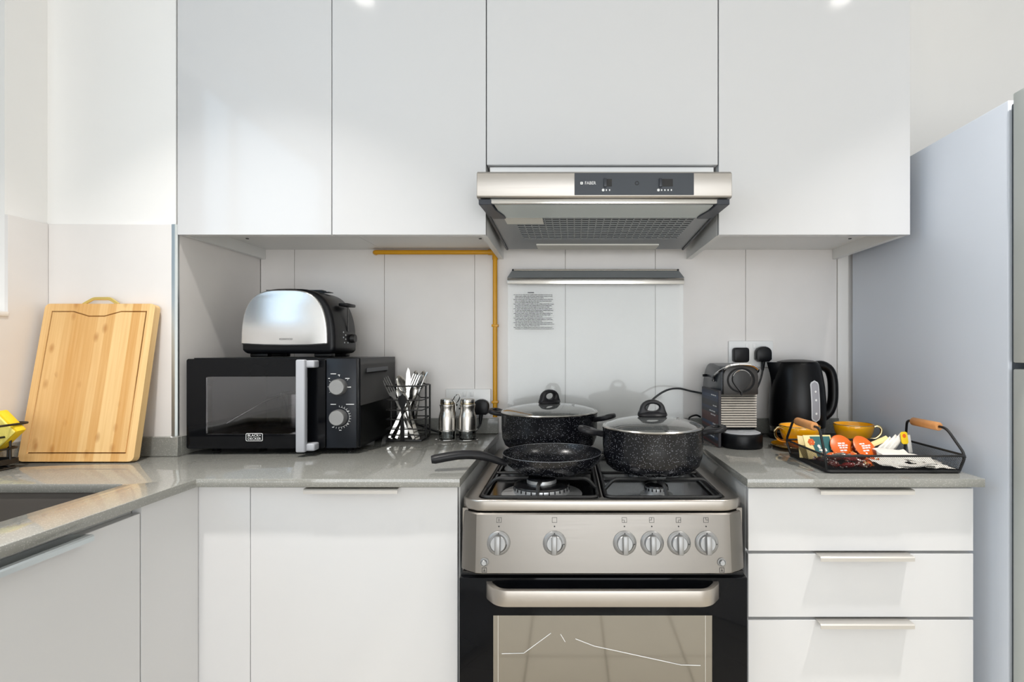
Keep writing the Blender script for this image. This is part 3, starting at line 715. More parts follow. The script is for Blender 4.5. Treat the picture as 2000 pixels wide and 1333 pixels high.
# raised glass lid behind the hob
LX0, LX1 = -0.195, 0.371
lid = part('glass_lid', pl([(LX0, 0.868), (LX1, 0.868), (LX1, 1.402), (LX0, 1.402)], 'xz', 1.690, 1.695), 'lid_glass', t, label='raised clear glass hob lid with small print')
part('lid_trim', bx(LX0 - .001, LX1 + .001, 1.682, 1.697, 1.386, 1.4045, bev=0.001), 'steel_smooth', lid)
b = B(); q = [(LX0 - .001, 1.680, 1.406), (LX1 + .001, 1.680, 1.406), (LX1 - 0.012, 1.704, 1.4325), (LX0 + 0.012, 1.704, 1.4325)]
vs = [b.verts.new(p) for p in q] + [b.verts.new((p[0], p[1] + .006, p[2] - .004 if i > 1 else p[2])) for i, p in enumerate(q)]
for f in ((0, 1, 2, 3), (7, 6, 5, 4), (0, 4, 5, 1), (1, 5, 6, 2), (2, 6, 7, 3), (3, 7, 4, 0)): b.faces.new([vs[i] for i in f])
part('lid_edge_profile', b, 'hood_slat', lid)
part('lid_edge_line', tube(B(), [(LX0 + .012, 1.700, 1.434), (LX1 - .012, 1.700, 1.434)], 0.0024, 8), 'steel_smooth', lid)
for x in (LX0 + .016, LX1 - .016): part('end_screw', lathe(B(), [(0, 0), (0.0035, 0)], 0, 0, 0, n=12), 'black_print', lid, M4=Matrix.Translation((x - 0.073, 1.697 - 1.39, 1.4335)) @ Matrix.Rotation(R(90), 4, 'X'), local=True)
rng = random.Random(4)
b = B(); zz = 1.171 - (572 - 686) * 1.69 / 1024; x0 = (1003 - 1110) * 1.69 / 1024; x1 = (1082 - 1110) * 1.69 / 1024
def word(x, y, wd, h): box(b, x, x + wd, 1.6892, 1.6899, y - h / 2, y + h / 2)
word(x0 + 0.046, zz, 0.02, 0.0028)
zl = zz - 0.007
for line in range(23):
    x = x0 + (0 if line % 3 == 0 else 0.005); end = x1 - (rng.random() * 0.05 if line % 3 == 2 else rng.random() * 0.006)
    while x < end - 0.004:
        wd = min(rng.uniform(0.004, 0.013), end - x); word(x, zl, wd, 0.0017); x += wd + 0.0018
    zl -= 0.005
part('printed_instructions', b, 'grey_print', lid, kind='stuff', label='block of small grey printed instructions')
for x in (LX0 + .05, LX1 - .05): part('lid_hinge', bx(x - .02, x + .02, 1.672, 1.6895, HZ + .0005, 0.885, bev=0.002), 'steel_smooth', lid)
# ================================================================== gas pipe and sockets
g = thing('gas_pipe', 'yellow gas pipe running along the tiles and down behind the cooker', 'pipe', (-0.239, 1.71, 0.93))
part('pipe_run', tube(B(), rpath([(-0.634, WALL - .001, 1.494), (-0.634, 1.714, 1.494), (-0.2395, 1.714, 1.494), (-0.2395, 1.714, 0.955)], 0.016, 5), 0.0075, 12), 'pipe_yellow', g)
part('elbow', tube(B(), rpath([(-0.262, 1.714, 1.494), (-0.2395, 1.714, 1.494), (-0.2395, 1.714, 1.470)], 0.014, 5), 0.0092, 12), 'pipe_yellow', g)
for z in (1.25, 1.0): part('pipe_clip', bx(-0.250, -0.229, 1.706, WALL - .0003, z, z + 0.008, bev=0.001), 'pipe_yellow', g)
def socket(x0, x1, z0, z1, label):
    t = thing('wall_socket', label, 'socket', ((x0 + x1) / 2, WALL, z0), group='double wall sockets')
    part('plate', bx(x0, x1, WALL - 0.010, WALL - 0.0003, z0, z1, bev=0.002), 'white_plastic', t)
    cx = (x0 + x1) / 2
    for s in (-1, 1):
        part('switch', bx(cx + s * 0.012 - 0.006, cx + s * 0.012 + 0.006, WALL - 0.0128, WALL - 0.0098, z1 - 0.024, z1 - 0.008, bev=0.001), 'white_plastic', t)
        b = B()
        for dx, dz in ((-0.0105, 0), (0.0105, 0), (0, 0.012)): box(b, cx + s * 0.038 + dx - .003, cx + s * 0.038 + dx + .003, WALL - .0103, WALL - .0099, z0 + .022 + dz, z0 + .028 + dz)
        part('pin_slots', b, 'black_print', t, kind='stuff')
        part('screw', lathe(B(), [(0, 0), (0.0022, 0)], n=10), 'steel_smooth', t, M4=Matrix.Translation((s * 0.06, -0.0104, (z1 - z0) / 2)) @ Matrix.Rotation(R(90), 4, 'X'), local=True)
    return t
socket(-0.402, -0.255, 0.957, 1.046, 'white double wall socket behind the salt and pepper shakers')
socket(0.527, 0.672, 1.118, 1.204, 'white double wall socket behind the coffee machine and kettle')
def plug(name, x, z, label, path, round_=False, r=0.0032, mat='cable'):
    t = thing(name, label, 'plug', (x, WALL - 0.011, z - 0.022))
    y1 = WALL - 0.0106
    o = rrect(x - .025, x + .025, z - .022, z + .026, 0.009) if not round_ else [(x - .025, z - .014), (x - .016, z - .022), (x + .016, z - .022), (x + .025, z - .014), (x + .025, z + .008)] + [(x + .025 * math.cos(R(a)), z + .008 + .020 * math.sin(R(a))) for a in range(20, 180, 20)] + [(x - .025, z + .008)]
    b = pl(o, 'xz', y1 - 0.026, y1, bev=0.004, seg=2)
    part('plug_body', b, 'black_plastic', t)
    if path:
        part('strain_relief', tube(B(), [path[0], Vector(path[0]).lerp(Vector(path[1]), .5), path[1]], [.0065, .0055, r * 1.2], 10), 'black_plastic', t)
        part('cable', tube(B(), spline(path, 8), r, 8), mat, t)
    return t
plug('power_plug', 0.561, 1.156, 'square black plug in the left side of the right-hand socket', None)
plug('power_plug', 0.634, 1.158, 'rounded black plug with cable beside the kettle spout', [(0.634, 1.705, 1.137), (0.630, 1.700, 1.108), (0.622, 1.700, 1.075), (0.604, 1.702, 1.03), (0.588, 1.705, 0.99), (0.580, 1.708, 0.94), (0.585, 1.70, 0.9045), (0.62, 1.685, 0.9035)], True)
plug('power_plug', -0.283, 0.986, 'black plug half hidden by the pepper shaker', [(-0.283, 1.700, 0.964), (-0.285, 1.695, 0.935), (-0.31, 1.685, 0.906), (-0.36, 1.675, 0.904), (-0.42, 1.69, 0.91), (-0.50, 1.705, 0.935), (-0.55, 1.712, 0.945)], True)
solo('power_cable', tube(B(), spline([(0.440, 1.715, 1.032), (0.40, 1.71, 1.040), (0.345, 1.65, 1.053), (0.295, 1.60, 1.049), (0.25, 1.58, 1.020), (0.232, 1.575, 0.985), (0.230, 1.57, 0.93), (0.235, 1.56, 0.866)], 8), 0.0032, 8), 'cable_grey', 'dark cable arching from the coffee machine behind the front pot', 'cable')
solo('power_cable', tube(B(), spline([(0.432, 1.715, 0.955), (0.415, 1.705, 0.962), (0.39, 1.69, 0.955), (0.384, 1.66, 0.935), (0.392, 1.62, 0.9035), (0.41, 1.60, 0.9035)], 8), 0.003, 8), 'cable', 'short black cable looping down beside the printed leaflet', 'cable')

# ================================================================== microwave
t = thing('microwave', 'black microwave oven with light grey handle in the tiled niche', 'microwave', (-0.995, 1.366, TOP), R(1.2))
L = dict(local=True)
b = B()
box(b, 0.002, 0.44, 0.026, 0.325, 0.013, 0.035); box(b, 0.002, 0.44, 0.026, 0.325, 0.215, 0.2525); box(b, 0.002, 0.035, 0.026, 0.325, 0.035, 0.215)
box(b, 0.318, 0.44, 0.026, 0.325, 0.035, 0.215); box(b, 0.035, 0.318, 0.312, 0.325, 0.035, 0.215)
part('casing', b, 'black_plastic', t, **L)
b = B(); box(b, 0.0352, 0.0375, 0.027, 0.3118, 0.0352, 0.2148); box(b, 0.3155, 0.3178, 0.027, 0.3118, 0.0352, 0.2148)
box(b, 0.0375, 0.3155, 0.309, 0.3118, 0.0352, 0.2148); box(b, 0.0375, 0.3155, 0.027, 0.309, 0.0352, 0.0378); box(b, 0.0375, 0.3155, 0.027, 0.309, 0.2122, 0.2148)
part('oven_cavity', b, 'cavity', t, **L)
part('turntable', lathe(B(), [(0, 0.004), (0.118, 0.004), (0.125, 0.009), (0.127, 0.009), (0.12, 0.0), (0, 0)], 0.177, 0.165, 0.040, n=36), 'shaker_glass', t, **L)
dr = part('door', pl(rrect(0.0, 0.3585, 0.016, 0.2505, 0.006), 'xz', 0.0, 0.025, holes=[rrect(0.050, 0.312, 0.053, 0.204, 0.004)], bev=0.0004, seg=1), 'black_gloss', t, **L)
part('door_glass', bx(0.0502, 0.3118, 0.0006, 0.0036, 0.0532, 0.2038), 'micro_glass', dr, **L)
hb = B(); box(hb, 0.300, 0.3235, -0.040, -0.022, 0.012, 0.249, bev=0.004, seg=3); box(hb, 0.312, 0.3435, -0.030, 0.0, 0.228, 0.247, bev=0.004, seg=3); box(hb, 0.312, 0.3435, -0.030, 0.0, 0.014, 0.033, bev=0.004, seg=3)
part('door_handle', hb, 'micro_handle', dr, label='light grey upright bar handle', **L)
part('warning_sticker', pl([(0.283, 0.2275), (0.305, 0.2275), (0.294, 0.249)], 'xz', -0.0006, -0.0001), 'yellow_print', dr, label='yellow warning triangle sticker', **L)
b = pl(rrect(0.153, 0.1965, 0.0355, 0.056, 0.003), 'xz', -0.0006, -0.0001, holes=[rrect(0.1542, 0.1953, 0.0367, 0.0548, 0.0022)]); part('logo_frame', b, 'white_print', dr, **L)
part('lettering', text_bm('BLACK+', 0.0088, (0.1748, -0.0002, 0.0500), width=0.034), 'white_print', dr, **L)
part('lettering', text_bm('DECKER', 0.0088, (0.1748, -0.0002, 0.0415), width=0.034), 'white_print', dr, **L)
cp = part('control_panel', bx(0.3605, 0.4385, 0.001, 0.025, 0.016, 0.2505, bev=0.0015), 'panel_black', t, **L)
for zc, big in ((0.177, 0), (0.097, 1)):
    m4 = Matrix.Translation((0.3945, 0.0012, zc)) @ Matrix.Rotation(R(90), 4, 'X')
    kb = part('knob', lathe(B(), [(0, 0.020), (0.0185, 0.020), (0.0205, 0.0175), (0.0215, 0.0), (0, 0)], n=36), 'silver_knob', cp, M4=m4, **L)
    g = B()
    angs = range(-120, 91, 14) if big else (-180, -150, 90, 40, 0, 150)
    for a in angs:
        a = R(a); m = Matrix.Translation((0.3945 + 0.0285 * math.cos(a), 0.0006, zc + 0.0285 * math.sin(a))) @ Matrix.Rotation(-a, 4, 'Y') @ Matrix.Diagonal((0.0035 if not big else 0.0045, 0.0006, 0.0008, 1))
        bmesh.ops.create_cube(g, size=1, matrix=m)
    if big: tube(g, [(0.3945 + 0.0262 * math.cos(R(a)), 0.0007, zc + 0.0262 * math.sin(R(a))) for a in range(-95, 88, 10)], 0.0003, 4)
    rr = random.Random(5 + big)
    for x, z, wd in ((0.374, zc + 0.030 + .004, 0.012), (0.372, zc + .030 + .004, .003)) + (((0.412, zc + .034, 0.021), (0.414, zc + .016, .006), (.414, zc - .018, .005), (.376, zc - .026, .005), (.394, zc - .034, .006)) if big else ((0.41, zc + .022, 0.011), (0.416, zc - .001, .009), (.366, zc + .022, .004), (.391, zc + .031, .005))):
        box(g, x, x + wd, 0.0003, 0.0009, z - 0.0009, z + 0.0009)
    part('dial_print', g, 'white_print', cp, kind='stuff', **L)
part('side_moulding', bx(0.4398, 0.4412, 0.07, 0.25, 0.212, 0.224, bev=0.0005, seg=1), 'hood_strip', t, **L)
for x in (0.04, 0.40):
    for y in (0.06, 0.29): part('foot', lathe(B(), [(0, 0), (0.011, 0), (0.013, 0.0128), (0, 0.0128)], x, y, 0.0003, n=14), 'black_matte', t, **L)
mw = wm(t)
# saucepan kept inside the microwave
t = thing('saucepan', 'steel saucepan seen through the microwave door', 'saucepan', mw @ Vector((0.222, 0.175, 0.0495)))
part('pan', lathe(B(), [(0, 0), (0.058, 0), (0.062, 0.003), (0.0625, 0.098), (0.065, 0.100), (0.064, 0.101), (0.061, 0.099), (0.06, 0.004), (0, 0.003)], n=36), 'steel_smooth', t, local=True)
part('pan_handle', tube(B(), [(-0.052, -0.035, 0.092), (-0.075, -0.055, 0.084), (-0.095, -0.072, 0.07), (-0.155, -0.115, 0.025)], [0.008, 0.008, 0.0045, 0.0045], 10, flat=(1, .6)), 'steel_smooth', t, local=True)

# ================================================================== toaster
TX, TZ = -0.780, 1.1535
t = thing('toaster', 'two-slot toaster with silver front standing on the microwave', 'toaster', (TX, 1.53, TZ))
def loaf(a, b_, z0, n=3.4, m=2.6, k=16, zb=None):
    pts = []
    for i in range(2 * k + 1):
        u = PI * i / (2 * k); c, s = math.cos(u), math.sin(u)
        pts.append((TX + a * (abs(c) ** (2 / n)) * (1 if c >= 0 else -1), z0 + b_ * s ** (2 / m)))
    return pts
o = [(TX - 0.122, TZ + 0.010), (TX + 0.122, TZ + 0.010), (TX + 0.129, TZ + 0.020)] + loaf(0.1295, 0.160, TZ + 0.032)
o += [(TX - 0.129, TZ + 0.020)]
part('body', pl(o, 'xz', 1.458, 1.612, bev=0.010, seg=3), 'black_plastic', t, ang=50)
o = [(TX - 0.1255, TZ + 0.036), (TX - 0.06, TZ + 0.0325), (TX, TZ + 0.0315), (TX + 0.06, TZ + 0.0325), (TX + 0.113, TZ + 0.036)] + [(TX - 0.006 + (x - TX) * 0.92, z) for x, z in loaf(0.1295, 0.147, TZ + 0.040)]
part('front_panel', pl(o, 'xz', 1.4485, 1.462, bev=0.004, seg=3), 'toaster_silver', t, ang=50, label='brushed silver front panel')
part('lettering', text_bm('KENWOOD', 0.0075, (TX + 0.0, 1.4484, TZ + 0.050), width=0.036), 'grey_print', t)
for y in (1.500, 1.545): part('bread_slot', bx(TX - 0.085, TX + 0.075, y, y + 0.028, TZ + 0.1905, TZ + 0.1925), 'enamel_black', t)
part('lever_slot', bx(TX + 0.1285, TX + 0.1302, 1.545, 1.552, TZ + 0.075, TZ + 0.150), 'enamel_black', t)
part('lever', bx(TX + 0.112, TX + 0.140, 1.522, 1.580, TZ + 0.148, TZ + 0.157, bev=0.003), 'black_plastic', t)
part('browning_dial', lathe(B(), [(0, 0.012), (0.012, 0.012), (0.0135, 0), (0, 0)], n=24), 'soft_black', t, local=True, M4=Matrix.Translation((0.1285, 0.045, 0.055)) @ Matrix.Rotation(R(90), 4, 'Y'))
b = B()
for y, z in ((1.515, .07), (1.530, .062), (1.530, .05), (1.515, .055), (1.522, .04), (1.545, .04)): box(b, TX + .1290, TX + .1303, y, y + .004, TZ + z, TZ + z + .004)
part('button_marks', b, 'grey_plastic', t, kind='stuff')
for s in (-1, 1):
    for y in (1.485, 1.585): part('foot', bx(TX + s * .09 - .025, TX + s * .09 + .025, y - .012, y + .012, TZ + .0003, TZ + .0115, bev=0.003), 'black_matte', t)

# ================================================================== chopping board
ang = math.atan2(1.337 - 1.268, 0.388)
t = thing('chopping_board', 'bamboo chopping board leaning in the corner by the window', 'chopping board', (-1.191, 1.266, TOP + 0.0036))
bw, bh, bt = 0.28, 0.394, 0.018
m4 = Matrix.Rotation(-ang, 4, 'X')
o = rrect(-bw / 2, bw / 2, 0, bh, 0.012)
# juice groove: a real channel cut with a dip below the handle
def groove(ins, dip):
    x = bw / 2 - ins; z0 = ins; z1 = bh - ins
    return [(-x, z0), (x, z0), (x, z1), (0.055, z1), (0.035, z1 - dip * .5), (0.015, z1 - dip), (-0.025, z1 - dip), (-0.045, z1 - dip * .5), (-0.065, z1), (-x, z1)]
b = B(); plate(b, o, 'xz', 0.0018, bt)
plate(b, o, 'xz', 0.0, 0.0018, holes=[groove(0.019, 0.012)]); plate(b, groove(0.0222, 0.012), 'xz', 0.0, 0.0018)
part('board', b, 'bamboo', t, local=True, M4=m4)
part('handle', tube(B(), rpath([(-0.052, bt / 2, bh + .0005), (-0.048, bt / 2, bh + .003), (-0.028, bt / 2, bh + 0.016), (0.014, bt / 2, bh + 0.016), (0.034, bt / 2, bh + 0.003), (0.038, bt / 2, bh + .0005)], 0.006), 0.003, 8, flat=(1, 1.4)), 'gold', t, local=True, M4=m4, label='small gold wire handle')

# ================================================================== sponge rack by the window
t = thing('wire_rack', 'black wire rack at the left edge beside the chopping board', 'rack', (-1.305, 1.10, TOP))
def ring(x0, x1, y0, y1, z, r, rad=0.018): return tube(B(), rpath([(x0, y0, z), (x1, y0, z), (x1, y1, z), (x0, y1, z)], rad, 5, closed=True), r, 8, closed=True)
RX0, RX1, RY0, RY1 = -1.334, -1.276, 0.97, 1.222
part('top_wire', ring(RX0 - .002, RX1 + .018, RY0, RY1 + .006, 1.004, 0.0026), 'grate_black', t)
for z in (0.976, 0.948): part('side_wire', ring(RX0, RX1, RY0, RY1, z, 0.0024), 'grate_black', t)
part('tray', pl(rrect(RX0, RX1, RY0, RY1, 0.008), 'xy', 0.912, 0.924, holes=[rrect(RX0 + .003, RX1 - .003, RY0 + .003, RY1 - .003, 0.006)]), 'grate_black', t)
part('tray_base', pl(rrect(RX0 + .003, RX1 - .003, RY0 + .003, RY1 - .003, 0.006), 'xy', 0.912, 0.914), 'grate_black', t)
for x, y in ((RX1 - .001, RY1 - .022), (RX1 - .001, 1.12), (RX0 + .001, RY1 - .03), (RX0 + .001, 1.12), (RX1 - .03, RY1)): part('upright', tube(B(), [(x, y, 0.922), (x, y, 1.003 if x < RX1 - .02 else 0.978)], 0.0024, 6), 'grate_black', t)
for y in (RY1 - .006, 1.00): part('foot', tube(B(), rpath([(RX0 + .004, y - .02, .9125), (RX0 + .004, y - .01, .9026), (RX0 + .02, y, .9026), (RX1 - .004, y, .9026), (RX1 - .004, y - .012, .9030), (RX1 - .012, y - .02, .9125)], 0.006), 0.0024, 6), 'grate_black', t)
part('foot_rail', tube(B(), [(RX1 - .003, 1.0, .9026), (RX1 - .003, RY1 - .01, .9026)], 0.0024, 6), 'grate_black', t)
b = bx(-0.039, 0.039, -0.010, 0.012, -0.032, 0.032, bev=0.004, seg=2)
m4 = Matrix.Translation((-1.300, 1.200, 0.987)) @ Matrix.Rotation(R(4), 4, 'X') @ Matrix.Rotation(R(-42), 4, 'Y')
t = thing('sponge', 'yellow sponge standing tilted in the black wire rack', 'sponge', (-1.300, 1.200, 0.987))
b.transform(m4); part('sponge_body', b, 'sponge', t)
b = bx(-0.036, 0.036, -0.0145, -0.0102, -0.031, 0.031, bev=0.0015, seg=1); b.transform(m4); part('top_layer', b, 'sponge_pale', t)

# ================================================================== cutlery caddy
t = thing('cutlery_caddy', 'black wire cutlery caddy next to the microwave', 'cutlery caddy', (-0.490, 1.610, TOP))
CX0, CX1, CY0, CY1 = -0.544, -0.437, 1.562, 1.655
part('base', bx(CX0, CX1, CY0, CY1, TOP + .0005, TOP + .006, bev=0.001), 'grate_black', t)
for z in (0.920, 0.938, 0.966, 0.994, 1.024, 1.066):
    part('wire_ring', ring(CX0, CX1, CY0, CY1, z, 0.0018 if z < 1.06 else 0.0022, 0.008), 'grate_black', t)
for x, y in ((CX0, CY1), (CX1, CY1), (CX1, (CY0 + CY1) / 2), (CX0, (CY0 + CY1) / 2)): part('upright', tube(B(), [(x, y, .906), (x, y, 1.066)], 0.003, 6), 'grate_black', t)
o = [(-.006, 0), (.006, 0), (.0065, .04), (.003, .075), (.0035, .095), (.011, .113), (.013, .125), (.010, .133), (.004, .136), (0, .142), (-.004, .136), (-.010, .133), (-.013, .125), (-.011, .113), (-.0035, .095), (-.003, .075), (-.0065, .04)]
part('front_plate', pl([(-0.4935 + x, TOP + .003 + z) for x, z in o], 'xz', CY0 - .004, CY0 - .0022), 'black_matte', t)
part('back_plate', pl([(-0.4905 + x, TOP + .003 + z) for x, z in o], 'xz', CY1 + .0022, CY1 + .004), 'black_matte', t)
def taper(w): return [(x, z) for x, z in w] + [(-x, z) for x, z in w[::-1]]
def fork():
    b = pl(taper([(.006, 0), (.0065, .02), (.003, .09), (.0025, .125), (.0055, .14), (.011, .150), (.0115, .156)]), 'xz', -.001, .001)
    for i in range(4):
        x = -.0095 + i * .00633; plate(b, [(x - .0018, .1555), (x + .0018, .1555), (x + .0010, .205), (x - .0010, .205)], 'xz', -.0009, .0009)
    return b
def knife(): return pl([(-.006, 0), (.006, 0), (.006, .085), (.0085, .10), (.009, .175), (.004, .205), (-.001, .212), (-.005, .195), (-.007, .10), (-.006, .085)], 'xz', -.0015, .0015)
def spoon():
    b = pl(taper([(.0085, 0), (.009, .012), (.0035, .07), (.0028, .14), (.005, .150)]), 'xz', -.001, .001)
    g = B(); ellip(g, (0, 0, .175), (.019, .006, .030), 16, 10)
    bmesh.ops.delete(g, geom=[v for v in g.verts if v.co.y > .0012], context='VERTS')
    return add_bm(b, g)
PROT = {}
def cutlery(kind, p0, p1, roll, label, k=1.0):
    if kind not in PROT: PROT[kind] = solo(kind, {'fork': fork, 'knife': knife, 'spoon': spoon}[kind](), 'steel_smooth', None, None, origin=(0, 0, 0)); o = PROT[kind]
    else: o = PROT[kind].copy(); COL.objects.link(o)
    p0, p1 = Vector(p0), Vector(p1); z = (p1 - p0).normalized(); x = Vector((1, 0, 0)); x = (x - z * x.dot(z)).normalized(); y = z.cross(x)
    m = Matrix((x, y, z)).transposed().to_4x4(); o.matrix_basis = Matrix.Translation(p0) @ m @ Matrix.Rotation(R(roll), 4, 'Z') @ Matrix.Scale(k, 4)
    o['label'] = label; o['category'] = kind; o['group'] = 'steel cutlery in the wire caddy'
    return o
Zb = TOP + 0.0085
cutlery('fork', (-.462, 1.574, Zb), (-.552, 1.585, 1.085), 0, 'fork leaning left with its tines out over the microwave side')
cutlery('knife', (-.494, 1.590, Zb), (-.4905, 1.605, 1.11), 20, 'upright table knife with pale blade in the caddy centre')
cutlery('knife', (-.530, 1.625, Zb), (-.452, 1.640, 1.095), 60, 'thin knife leaning right, the lower of two behind the caddy')
cutlery('knife', (-.520, 1.635, Zb), (-.443, 1.642, 1.10), 75, 'thin knife leaning right, the higher of two behind the caddy')
cutlery('fork', (-.536, 1.578, Zb), (-.470, 1.600, 1.08), 15, 'fork crossing to the right, its handle leftmost at the caddy base')
cutlery('fork', (-.529, 1.576, Zb), (-.462, 1.610, 1.08), -15, 'fork crossing to the right, its handle second from left at the caddy base')
cutlery('fork', (-.521, 1.580, Zb), (-.458, 1.618, 1.08), 10, 'fork crossing to the right, its handle third from left at the caddy base')
cutlery('fork', (-.513, 1.584, Zb), (-.468, 1.625, 1.08), 35, 'fork crossing to the right, its handle fourth from left at the caddy base')
cutlery('spoon', (-.4505, 1.568, Zb - .002), (-.512, 1.600, 1.085), 55, 'spoon with its broad handle end at the lower right of the caddy')
cutlery('spoon', (-.516, 1.600, Zb), (-.466, 1.596, 1.07), -10, 'small spoon with its bowl just below the caddy rim', .80)
cutlery('spoon', (-.500, 1.612, Zb), (-.474, 1.622, 1.09), 75, 'spoon standing behind the others in the caddy')
cutlery('spoon', (-.480, 1.615, Zb), (-.456, 1.640, 1.08), 70, 'dark-looking spoon at the right back of the caddy')
cutlery('spoon', (-.470, 1.590, Zb), (-.512, 1.585, 1.06), 60, 'small spoon tilted left between the fork and the knife', .80)

# ================================================================== salt and pepper set
SPY = 1.600
t = thing('shaker_stand', 'chrome wire stand holding two shakers', 'stand', (-0.338, SPY, TOP))
for x in (-0.3685, -0.3075):
    part('base_ring', tube(B(), [(x + .0295 * math.cos(R(a)), SPY + .0295 * math.sin(R(a)), TOP + .002) for a in range(0, 360, 12)], 0.0018, 6, closed=True), 'chrome', t)
    part('holder_ring', tube(B(), [(x + .0302 * math.cos(R(a)), SPY + .0302 * math.sin(R(a)), TOP + .032) for a in range(0, 360, 12)], 0.0012, 6, closed=True), 'chrome', t)
for x in (-0.4, -0.276): part('foot', ellip(B(), (x, SPY - .012, TOP + .0028), (.006, .006, .0025), 12, 8), 'chrome', t)
part('post', tube(B(), [(-0.338, SPY - .031, TOP + .002), (-0.338, SPY - .031, TOP + .115)], 0.0016, 6), 'chrome', t)
part('carry_loop', tube(B(), spline([(-0.338, SPY - .031, TOP + .114), (-0.344, SPY - .031, TOP + .124), (-0.338, SPY - .031, TOP + .136), (-0.328, SPY - .031, TOP + .142), (-0.325, SPY - .031, TOP + .132), (-0.332, SPY - .031, TOP + .118), (-0.338, SPY - .031, TOP + .113)], 5), 0.0015, 6), 'chrome', t)
for x, lb in ((-0.3685, 'steel and glass shaker, the left of the pair in the chrome stand'), (-0.3075, 'steel and glass shaker, the right of the pair beside the plug')):
    s = thing('shaker', lb, 'shaker', (x, SPY, TOP + .0042), group='salt and pepper shakers')
    part('glass_jar', lathe(B(), [(0, 0), (.024, 0), (.0255, .002), (.0255, .032), (.0235, .032), (.0235, .003), (0, .003)], n=32), 'shaker_glass', s, local=True)
    part('steel_sleeve', lathe(B(), [(.0262, .024), (.0268, .024), (.0268, .060), (.0255, .070), (.0225, .080), (.0215, .088), (.0228, .097), (.0240, .102), (.0235, .104), (0, .104)], n=32), 'steel_v', s, local=True)
    part('lid', lathe(B(), [(0, .122), (.017, .122), (.0205, .120), (.0215, .116), (.0215, .108), (.0205, .1045), (0, .1045)], n=32), 'steel_smooth', s, local=True)
    part('copper_band', lathe(B(), [(.0215, .1065), (.0222, .1065), (.0222, .1085), (.0215, .1085)], n=32), 'cup_gold', s, local=True)
# ================================================================== pots and pan on the hob
PB = 0.8885
def pot(x, y, Rr, H, hrot, krot, label, name='cooking_pot'):
    t = thing(name, label, 'pot', (x, y, PB))
    part('pot_body', lathe(B(), [(0, 0), (Rr * .72, 0), (Rr * .82, .003), (Rr * .93, .014), (Rr * .985, .034), (Rr, .06), (Rr, H - .004), (Rr + .0015, H), (Rr - .003, H), (Rr - .003, .05), (Rr * .9, .016), (Rr * .75, .004), (0, .004)], n=64), 'stone_coat', t, local=True)
    hz = H - .016
    for s in (0, 180):
        m4 = Matrix.Rotation(R(hrot + s), 4, 'Z') @ Matrix.Translation((Rr - .001, 0, hz)) @ Matrix.Rotation(R(-14), 4, 'Y')
        o = [(0.0, -.012), (.014, -.013), (.024, -.026), (.044, -.030), (.056, -.024), (.062, -.010), (.062, .010), (.056, .024), (.044, .030), (.024, .026), (.014, .013), (0.0, .012)]
        part('side_handle', pl(o, 'xy', -.0065, .0065, holes=[rrect(.034, .050, -.015, .015, .007)], bev=0.004, seg=2), 'handle_soft', t, local=True, M4=m4, ang=60)
    ld = part('lid', lathe(B(), [(Rr - .004, 0.0045), (Rr * .9, .0105), (Rr * .7, .0175), (Rr * .45, .0228), (Rr * .2, .0255), (0, .026)], 0, 0, H, n=64), 'pot_glass', t, local=True, label='domed glass lid')
    part('lid_rim', lathe(B(), [(Rr + .0005, .0004), (Rr + .002, .003), (Rr, .0055), (Rr - .005, .0058), (Rr - .005, .003), (Rr - .004, .0004), (Rr + .0005, .0004)], 0, 0, H, n=64), 'steel_smooth', ld, local=True)
    m4 = Matrix.Translation((0, 0, H + .026)) @ Matrix.Rotation(R(krot), 4, 'Z')
    kn = part('lid_knob', lathe(B(), [(0, -.001), (.026, -.001), (.0285, .003), (.025, .008), (.012, .012), (0, .012)], n=32), 'handle_soft', ld, local=True, M4=m4 @ Matrix.Diagonal((1.28, .85, 1, 1)))
    o = [(-.036, .004), (-.031, .014)] + [(-.030 * math.cos(R(a)) , .016 + .024 * math.sin(R(a))) for a in range(15, 180, 15)] + [(.031, .014), (.036, .004)]
    g = pl(o, 'xz', -.0095, .0095, holes=[circ(0, .021, .0165, 18, ry=.0090)], bev=.004, seg=2)
    part('knob_loop', g, 'handle_soft', ld, local=True, M4=m4, ang=60)
    part('steam_vent', lathe(B(), [(.0018, .0005), (.0035, .0005), (.0038, .002), (.0018, .002)], n=14), 'steel_smooth', ld, local=True, M4=Matrix.Translation((Rr * .5, -Rr * .1, H + .0222)))
    return t
pot(0.2015, 1.258, 0.1185, 0.100, 3, 0, 'speckled black casserole with glass lid on the front right burner')
pot(-0.055, 1.530, 0.139, 0.104, -22, 38, 'larger speckled black casserole with glass lid on the rear burner')
t = thing('frying_pan', 'speckled black frying pan with long handle on the front left burner', 'frying pan', (-0.0385, 1.252, 0.8885))
part('pan_body', lathe(B(), [(0, 0), (.080, 0), (.090, .003), (.106, .016), (.115, .030), (.1185, .0405), (.1165, .0415), (.113, .031), (.104, .018), (.089, .006), (.08, .0035), (0, .0035)], n=72), 'stone_coat', t, local=True)
pts = spline([(-.106, -.028, .020), (-.122, -.033, .026), (-.145, -.040, .036), (-.175, -.048, .044), (-.215, -.058, .045), (-.270, -.070, .037)], 5)
k = len(pts); rs = [0.009 + 0.0055 * min(1, i / (k * .5)) for i in range(k)]; rs[0] = .011; rs[-1] = .012
part('pan_handle', tube(B(), pts, rs, 14, flat=(1.0, .72)), 'handle_soft', t, local=True)
part('pan_rim', tube(B(), [(.1176 * math.cos(R(a)), .1176 * math.sin(R(a)), .0413) for a in range(0, 360, 5)], .0009, 6, closed=True), 'pan_edge', t, local=True)
part('handle_rivet', ellip(B(), (-.104, -.024, .030), (.006, .006, .005), 12, 8), 'steel_smooth', t, local=True)

